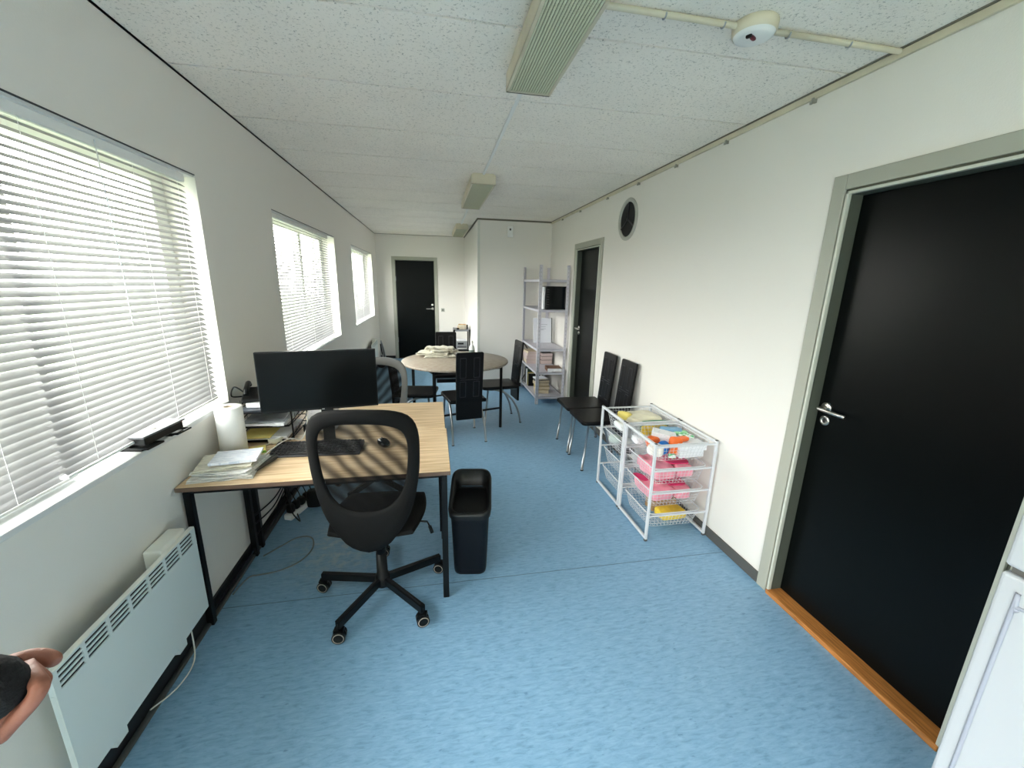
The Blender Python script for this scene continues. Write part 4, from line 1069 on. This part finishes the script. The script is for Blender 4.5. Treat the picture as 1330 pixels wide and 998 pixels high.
for k, (th, lab) in enumerate(((.06, 'black spined pink volume at bottom of the right stack'), (.055, 'black spined pink volume in the middle of the right stack'), (.05, 'black spined pink volume on top of the right stack'))):
    r_ = book('bound_volume', lab + ' on shelf', (1.645, 5.93, z), .17, .26, th, m_blackp, R(180 + 2 * k), 'right stack of volumes on the shelf unit', pages=mp_); z += th + .001
book('brown_book', 'brown cloth book lying flat at the front edge of the shelf', (1.62, 5.36, .4455), .20, .22, .05, mat('brown_cloth', (.16, .085, .055), .7), R(-6))
mb = MB(); mb.box(-.03, .03, -.004, .0, 0, .035); tag(mb.build('spine_ticket', m_paper, loc=(1.535, 5.243, .4455)), 'small white ticket standing before the brown book', 'ticket')
x = SY1 - .08
cols = [(m_blackp, .030, .25, 'black'), (mat('navy_cover', (.02, .03, .06), .5), .035, .26, 'navy'), (m_blackp, .028, .24, 'tall black'), (m_paper, .040, .235, 'thick white'), (m_paper, .025, .22, 'thin white'), (mat('dark_green_cover', (.02, .05, .03), .5), .03, .25, 'dark green'), (mat('mustard', (.45, .36, .08), .6), .028, .20, 'mustard yellow'), (m_blackp, .035, .19, 'short black')]
for k, (cv, th, h, nm) in enumerate(cols):
    pos = ('at the far end of', 'next to the farthest in', 'third from the back in', 'fourth from the back in', 'fifth from the back in', 'sixth from the back in', 'second from the near end of', 'at the near end of')[k]
    book('upright_book', '%s book %s the upright row on the lowest shelf' % (nm, pos), (1.475, x - th / 2, .1055), th, .18, h, cv, R(-90), 'upright books on the lowest shelf', True); x -= th + .004
z = .1055
for k, (th, cv, lab) in enumerate(((.05, mt_, 'wide tan volume at the bottom of the lowest shelf pile'), (.045, mat('ochre', (.42, .33, .14), .7), 'ochre volume in the lower middle of the lowest shelf pile'), (.04, mt_, 'tan volume in the upper middle of the lowest shelf pile'), (.035, m_base, 'dark grey volume near the top of the lowest shelf pile'), (.02, m_paper, 'thin white booklet topping the lowest shelf pile'))):
    book('bound_volume', lab, (1.50 + .01 * (k % 2), 5.52 + .012 * k, z), .20 - .01 * k, .26 - .02 * k, th, cv, R(6 * k - 10), 'pile of volumes on the lowest shelf', pages=mt_); z += th + .001

# ------------------------------------------------------------------ wire basket drawer units
BX0, BX1 = 1.325, 1.745
ZB = (.655, .492, .335, .175)
def basket_mesh(root, z, W, D, dep=.125):
    """rim rod and tapering wire grid; local frame: x 0..W, y 0..D"""
    cx, cy = W / 2, D / 2
    mb = MB(); rim = rrect(W - .03, D - .045, .045, 5, cx, cy)
    mb.tube([(x, y, z) for x, y in rim], .0042, 8, closed=True)
    b = mb.build('basket', m_white, root)
    mb = MB(); r = .0010; s1 = .86
    def on(x, y, s): return (cx + (x - cx) * s, cy + (y - cy) * s)
    # perimeter uprights
    P_ = [Vector((x, y)) for x, y in rim]; L = [0]
    for i in range(len(P_)): L.append(L[-1] + (P_[(i + 1) % len(P_)] - P_[i]).length)
    n = int(L[-1] / .0265)
    for k in range(n):
        s = L[-1] * k / n
        for i in range(len(P_)):
            if L[i] <= s <= L[i + 1]:
                p = P_[i].lerp(P_[(i + 1) % len(P_)], (s - L[i]) / max(1e-6, L[i + 1] - L[i])); break
        q = on(p.x, p.y, s1); mb.tube([(p.x, p.y, z), (*q, z - dep)], r, 4, cap=False)
    for t in (.2, .4, .6, .8, 1.):
        sc = 1 - (1 - s1) * t; mb.tube([(*on(x, y, sc), z - dep * t) for x, y in rim], r, 4, closed=True)
    w = (W - .03) * s1 / 2 - .005; d = (D - .045) * s1 / 2 - .005
    k = int(2 * w / .0265)
    for i in range(1, k): mb.tube([(cx - w + 2 * w * i / k, cy - d, z - dep), (cx - w + 2 * w * i / k, cy + d, z - dep)], r, 4, cap=False)
    k = int(2 * d / .0265)
    for i in range(1, k): mb.tube([(cx - w, cy - d + 2 * d * i / k, z - dep), (cx + w, cy - d + 2 * d * i / k, z - dep)], r, 4, cap=False)
    mb.build('wire_grid', m_white, b)
def basket_unit(label, y0, y1):
    root = thing('wire_basket_unit', label, 'basket unit', (BX0, y0, 0), 0, 'white wire basket units')
    W = BX1 - BX0; D = y1 - y0; t = .017; Ht = .675
    for x in (0, W):
        mb = MB()
        mb.bar((x, t / 2, .012), (x, t / 2, Ht), t, t, up=(0, 1, 0)); mb.bar((x, D - t / 2, .012), (x, D - t / 2, Ht), t, t, up=(0, 1, 0))
        mb.bar((x, t, Ht - t / 2), (x, D - t, Ht - t / 2), t, t); mb.bar((x, t, .012 + t / 2), (x, D - t, .012 + t / 2), t, t)
        mb.build('side_frame', m_white, root, bevel=.003)
        mb = MB()
        for y in (t / 2, D - t / 2): mb.box(x - .0085, x + .0085, y - .0085, y + .0085, 0, .012); mb.box(x - .0075, x + .0075, y - .0075, y + .0075, Ht, Ht + .004)
        mb.build('foot_cap', m_base, root)
    for z in ZB:
        for y in (t / 2, D - t / 2):
            mb = MB(); mb.bar((t / 2, y, z), (W - t / 2, y, z), .008, .011); mb.build('cross_rail', m_white, root)
    for z in ZB: basket_mesh(root, z + .004, W - .01, D, .115 if z > .2 else .105)
    return root
basket_unit('white wire basket unit nearer the camera, filled with pink packs', 2.125, 2.535)
basket_unit('white wire basket unit behind, next to the black wall chairs', 2.548, 2.955)
def lump(name, label, cat, c, size, rz, m, p=4., amp=.006, seed=1, freq=12, grp=None, tilt=None, n=12):
    mb = MB(); M = Mz(rz)
    if tilt: M = M @ Matrix.Rotation(R(tilt[0]), 4, 'X') @ Matrix.Rotation(R(tilt[1]), 4, 'Y')
    if p >= 8: mb.box(-size[0] / 2, size[0] / 2, -size[1] / 2, size[1] / 2, 0, size[2], M=M)
    else: superbox(mb, (0, 0, 0), size, p, n, amp, seed, freq, M=M)
    o = mb.build(name, m, loc=c, bevel=.0015 if p >= 8 else 0); zmin = min(v[2] for v in mb.v)
    o.location.z -= zmin
    return tag(o, label, cat, grp)
F1, F2, F3, F4 = [z + .004 - d + .003 for z, d in zip(ZB, (.115, .115, .115, .105))]
cx = (BX0 + BX1) / 2
# near unit, top basket
lump('white_carton', 'white carton with small print at the front right of top basket', 'box', (1.615, 2.235, F1), (.175, .10, .045), R(2), m_whbox, 14, 0, grp='cartons in the top near basket')
lump('white_carton', 'white carton stacked on another at front right of top basket', 'box', (1.625, 2.235, F1 + .046), (.185, .105, .042), R(-3), m_whbox, 14, 0, grp='cartons in the top near basket')
lump('white_carton', 'tilted white carton in the middle of the near top basket', 'box', (1.515, 2.37, F1 + .04), (.15, .10, .06), R(-28), m_whbox, 14, 0, tilt=(0, 8), grp='cartons in the top near basket')
lump('orange_packet', 'orange packet with red front in the near top basket', 'packet', (1.520, 2.235, F1), (.075, .06, .115), R(-10), m_orange, 5, .006, 3, tilt=(-12, 8))
lump('orange_toy', 'orange plastic piece lying on top of the white cartons', 'packet', (1.575, 2.25, F1 + .09), (.10, .05, .026), R(12), m_orange, 4, .004, 4)
lump('blue_tape_roll', 'bright blue round plastic item in the near top basket', 'roll', (1.452, 2.255, F1), (.085, .055, .095), R(15), m_blue, 2.6, .002, 5)
lump('orange_bag', 'orange bag at the left of the near top basket', 'bag', (1.44, 2.36, F1), (.08, .08, .09), R(10), m_orange, 3, .010, 6)
lump('pale_blue_case', 'pale blue plastic case at the back of near top basket', 'case', (1.625, 2.45, F1 + .05), (.15, .09, .055), R(-24), m_pale, 5, .006, 7)
lump('grey_case', 'grey flat case under the pale blue case in the basket', 'case', (1.60, 2.38, F1 + .02), (.16, .08, .06), R(-20), mat('mid_grey_case', (.32, .35, .40), .4), 7, .002, 8)
lump('green_packet', 'mint green and white printed packet on the near top basket', 'packet', (1.665, 2.33, F1 + .065), (.10, .06, .035), R(-30), m_grnbox, 6, .004, 9, grp='green packets in the top near basket')
lump('green_packet', 'green striped packet at right rear of the near top basket', 'packet', (1.665, 2.40, F1 + .06), (.10, .06, .04), R(-14), m_mint, 5, .005, 10, grp='green packets in the top near basket')
lump('white_pouch', 'cream plastic pouch at front left of the near top basket', 'pouch', (1.395, 2.25, F1), (.07, .11, .075), R(35), mat('cream_pouch', (.80, .76, .70), .35), 3, .012, 11)
lump('domino_pack', 'small green and white pack at the bottom front of top basket', 'packet', (1.485, 2.20, F1), (.045, .03, .025), R(-20), m_grnbox, 6, .001, 12)
# near unit, pink baskets
for F, pos, sd in ((F2, 'upper', 0), (F3, 'lower', 7)):
    lump('pink_pack', 'large pink plastic pack filling left half of the %s pink basket' % pos, 'packet', (1.458, 2.328, F + .004), (.172, .27, .082), R(3), m_pink, 5, .018, 13 + sd, 14, 'pink packs in the wire baskets')
    lump('pink_pack', 'pink plastic pack in right half of the %s pink basket' % pos, 'packet', (1.622, 2.328, F + .004), (.12, .26, .074), R(-2), m_pink, 5, .016, 14 + sd, 14, 'pink packs in the wire baskets')
    lump('pink_cloth', 'deep pink folded cloth lying on the %s pink packs' % pos, 'cloth', (1.60, 2.36, F + .078), (.16, .20, .014), R(-6), m_pinkd, 5, .005, 15 + sd, 14, 'deep pink cloths')
lump('pink_cloth', 'deep pink cloth at the left front of lower pink basket', 'cloth', (1.40, 2.40, F3 + .086), (.06, .12, .012), R(20), m_pinkd, 3, .005, 33, 14, 'deep pink cloths')
# near unit, bottom basket
lump('yellow_sponge_pack', 'yellow pack in the bottom basket of the near unit', 'packet', (1.575, 2.27, F4), (.195, .12, .055), R(4), m_yellow, 6, .004, 16)
lump('tan_carton', 'tan cardboard piece lying behind the yellow sponge pack', 'box', (1.57, 2.39, F4), (.19, .09, .075), R(3), m_card, 8, .002, 17)
# far unit
lump('yellow_plastic_bag', 'cream and yellow plastic bag on top of the far wire unit', 'bag', (1.575, 2.78, F1 + .035), (.26, .24, .07), R(8), mat('cream_bag', (.70, .66, .50), .35, var=(6, .25)), 4, .015, 18, 9)
lump('yellow_cloth', 'yellow cloth at the left corner of the far top basket', 'cloth', (1.455, 2.82, F1 + .05), (.08, .12, .065), R(20), mat('lemon_cloth', (.80, .66, .18), .7), 3, .010, 19)
lump('green_book_pack', 'green pack standing against the near wires of far basket', 'packet', (1.60, 2.625, F1), (.22, .035, .10), R(1), m_green, 7, .003, 20)
lump('yellow_book_pack', 'yellow striped pack in front of the green pack', 'packet', (1.58, 2.592, F1), (.21, .022, .075), R(1), m_yellow, 7, .002, 21)
lump('white_plastic_pouch', 'white pouch at the left side of the far top basket', 'pouch', (1.385, 2.74, F1), (.06, .16, .06), R(0), m_bottle, 3, .012, 22)
lump('grey_tool_pouch', 'dark grey pouch with silver tools in far second basket', 'pouch', (1.42, 2.68, F2), (.08, .14, .05), R(12), mat('dark_pouch', (.10, .10, .11), .4, .2, var=(15, .8)), 3, .010, 23)
lump('pale_green_cup', 'pale green plastic cup lying in the far second basket', 'cup', (1.405, 2.86, F2), (.07, .10, .07), R(30), mat('pale_green', (.50, .60, .55), .3), 2.4, .003, 24)
lump('white_wrapped_pack', 'white wrapped pack in the near second basket corner', 'packet', (1.385, 2.47, F1), (.06, .09, .05), R(0), m_paper, 4, .008, 25)

# ------------------------------------------------------------------ white fridge at right
root = thing('white_fridge', 'white fridge at the lower right edge beside the big black door', 'fridge', (1.205, -.027, 0))
mb = MB(); mb.box(.045, .545, 0, .575, .03, 1.50); mb.build('cabinet', mat('fridge_side', (.50, .52, .54), .35), root, bevel=.006)
for z0, z1, nm in ((.05, 1.035, 'lower_door'), (1.050, 1.495, 'upper_door')):
    mb = MB(); mb.box(0, .042, .0, .580, z0, z1); d = mb.build(nm, mat('fridge_door_white', (.40, .42, .45), .35), root, bevel=.008, seg=3)
    mb = MB()
    zt_ = z1 - .06 if nm == 'lower_door' else z1 - .08
    pts = [(-.0006, .545, z0 + .05), (-.0006, .545, zt_ - .04), (-.0006, .538, zt_ - .015), (-.0006, .50, zt_), (-.0006, .10, zt_)]
    mb.tube(smoothpath(pts, 6), .0045, 6); mb.build('moulded_groove', mat('groove_grey', (.30, .32, .38), .35), d)
mb = MB(); mb.box(.01, .05, .01, .57, 1.036, 1.049); mb.build('door_gasket', m_base, root)
mb = MB(); mb.box(.06, .5, .03, .54, 0, .03); mb.build('plinth', m_blackp, root)

# ------------------------------------------------------------------ the hand at the left edge
def skin(name, verts, edges, radii, m, parent=None, root_i=0, sub=2):
    me = bpy.data.meshes.new(name); me.from_pydata(verts, edges, []); me.materials.append(m)
    o = bpy.data.objects.new(name, me); C.objects.link(o)
    if parent: o.parent = parent
    k = o.modifiers.new('skin', 'SKIN'); k.use_smooth_shade = True
    for i, r_ in enumerate(radii):
        me.skin_vertices[0].data[i].radius = r_ if isinstance(r_, tuple) else (r_, r_)
        me.skin_vertices[0].data[i].use_root = (i == root_i)
    s = o.modifiers.new('sub', 'SUBSURF'); s.levels = sub; s.render_levels = sub
    return o
HO = Vector((-.448, .424, 1.211))
hand = thing('person', "person's hand with curled fingers and black sleeve at the left edge", 'person', HO)
HV = []; HE = []; HR = []
def hv(p, r_): HV.append(tuple(Vector(p) - HO)); HR.append(r_); return len(HV) - 1
w0 = hv((-.462, .4223, 1.2085), .021); w1 = hv((-.4400, .4183, 1.2135), .019); pm = hv((-.420, .4150, 1.2180), .016)
HE += [(w0, w1), (w1, pm)]
FG = [[(-.3990, .4020, 1.2290), (-.3851, .3951, 1.2271), (-.3910, .3882, 1.2159), (-.4059, .3839, 1.1999), (-.4203, .3799, 1.1817)],
      [(-.4060, .4120, 1.2260), (-.3920, .4042, 1.2245), (-.4045, .4020, 1.2063), (-.4217, .4003, 1.1865), (-.4373, .3980, 1.1652)],
      [(-.4220, .4257, 1.2203), (-.4096, .4211, 1.2113), (-.4227, .4188, 1.1923), (-.4405, .4170, 1.1718), (-.4568, .4146, 1.1497)],
      [(-.4408, .4407, 1.2070), (-.4280, .4359, 1.1977), (-.4415, .4336, 1.1781), (-.4599, .4317, 1.1569), (-.4750, .4292, 1.1380)]]
for k, ch in enumerate(FG):
    pr = pm
    for j, p in enumerate(ch):
        q = hv(p, (.0095, .0088, .0080, .0074, .0060)[j] * (1, 1.02, .98, .86)[k]); HE.append((pr, q)); pr = q
pr = w1
for p, r_ in (((-.4523, .4404, 1.2125), .0115), ((-.4400, .4486, 1.2140), .0100), ((-.4240, .4480, 1.2105), .0090), ((-.4120, .4450, 1.2040), .0075)):
    q = hv(p, r_); HE.append((pr, q)); pr = q
skin('body', HV, HE, HR, m_skin, hand)
skin('sleeve', [tuple(Vector(p) - HO) for p in ((-.7738, .5019, 1.102), (-.6395, .4751, 1.1405), (-.5100, .4301, 1.1870), (-.4465, .3933, 1.2258), (-.3935, .3775, 1.2480))], [(0, 1), (1, 2), (2, 3), (3, 4)], [.054, .050, .043, .036, .031], m_knit, hand)

# ------------------------------------------------------------------ outdoors (seen in slivers between the slats)
mb = MB(); mb.box(-60, XL - T - .001, -40, 60, -.6, -.5); struct(mb.build('ground_outside', mat('lawn_green', (.20, .23, .15), .9, var=(.6, .3))))
root = thing('red_building', 'long red brick building across the lawn, seen between blind slats', 'building', (-32, 4, -.5))
mb = MB(); mb.box(-5, 0, -9, 16, 0, 2.6); mb.build('brick_wall', mat('brick_red', (.35, .12, .08), .8, var=(2, .2)), root)
mb = MB(); mb.add([(-5.4, -9.4, 2.6), (.4, -9.4, 2.6), (.4, 16.4, 2.6), (-5.4, 16.4, 2.6), (-2.5, -9.4, 4.0), (-2.5, 16.4, 4.0)], [(0, 3, 2, 1), (1, 2, 5, 4), (0, 4, 5, 3), (0, 1, 4), (2, 3, 5)]); mb.build('roof', mat('roof_grey', (.30, .30, .32), .7), root)
for k in range(6):
    mb = MB(); mb.box(-.02, .03, -7.5 + k * 3.8, -6 + k * 3.8, .9, 2.1); mb.build('window', mat('far_window', (.5, .55, .6), .2), root)

# ------------------------------------------------------------------ daylight
wd = bpy.data.worlds.new('overcast_sky'); bpy.context.scene.world = wd; wd.use_nodes = True
nt = wd.node_tree; bg = nt.nodes['Background']
tc = nt.nodes.new('ShaderNodeTexCoord'); sp = nt.nodes.new('ShaderNodeSeparateXYZ'); rp = nt.nodes.new('ShaderNodeValToRGB')
e = rp.color_ramp.elements; e[0].position = 0.; e[0].color = (1, .955, .905, 1); e[1].position = 1.; e[1].color = (.74, .745, .75, 1)
nt.links.new(tc.outputs['Generated'], sp.inputs[0]); nt.links.new(sp.outputs['Z'], rp.inputs[0]); nt.links.new(rp.outputs[0], bg.inputs[0])
bg.inputs[1].default_value = 9.2

# ------------------------------------------------------------------ camera
Rm = ((0.982453, -0.024301, 0.184921), (-0.185277, -0.240989, 0.952679), (0.021413, -0.970223, -0.241263))
cam = bpy.data.cameras.new('camera'); co = bpy.data.objects.new('camera', cam); C.objects.link(co)
M = Matrix(((Rm[0][0], -Rm[0][1], -Rm[0][2], 0), (Rm[1][0], -Rm[1][1], -Rm[1][2], 0), (Rm[2][0], -Rm[2][1], -Rm[2][2], 1.62), (0, 0, 0, 1)))
co.matrix_world = M
cam.sensor_fit = 'HORIZONTAL'; cam.sensor_width = 36; cam.lens = 529.56 / 1330 * 36; cam.clip_start = .02; cam.clip_end = 300
sc = bpy.context.scene; sc.camera = co
sc.view_settings.view_transform = 'Standard'; sc.view_settings.look = 'None'; sc.view_settings.gamma = 1; sc.view_settings.use_curve_mapping = False
sc.view_settings.exposure = 1.50
sc.cycles.use_denoising = True
sc.cycles.max_bounces = 14; sc.cycles.diffuse_bounces = 8; sc.cycles.transparent_max_bounces = 24
sc.cycles.sample_clamp_indirect = 20
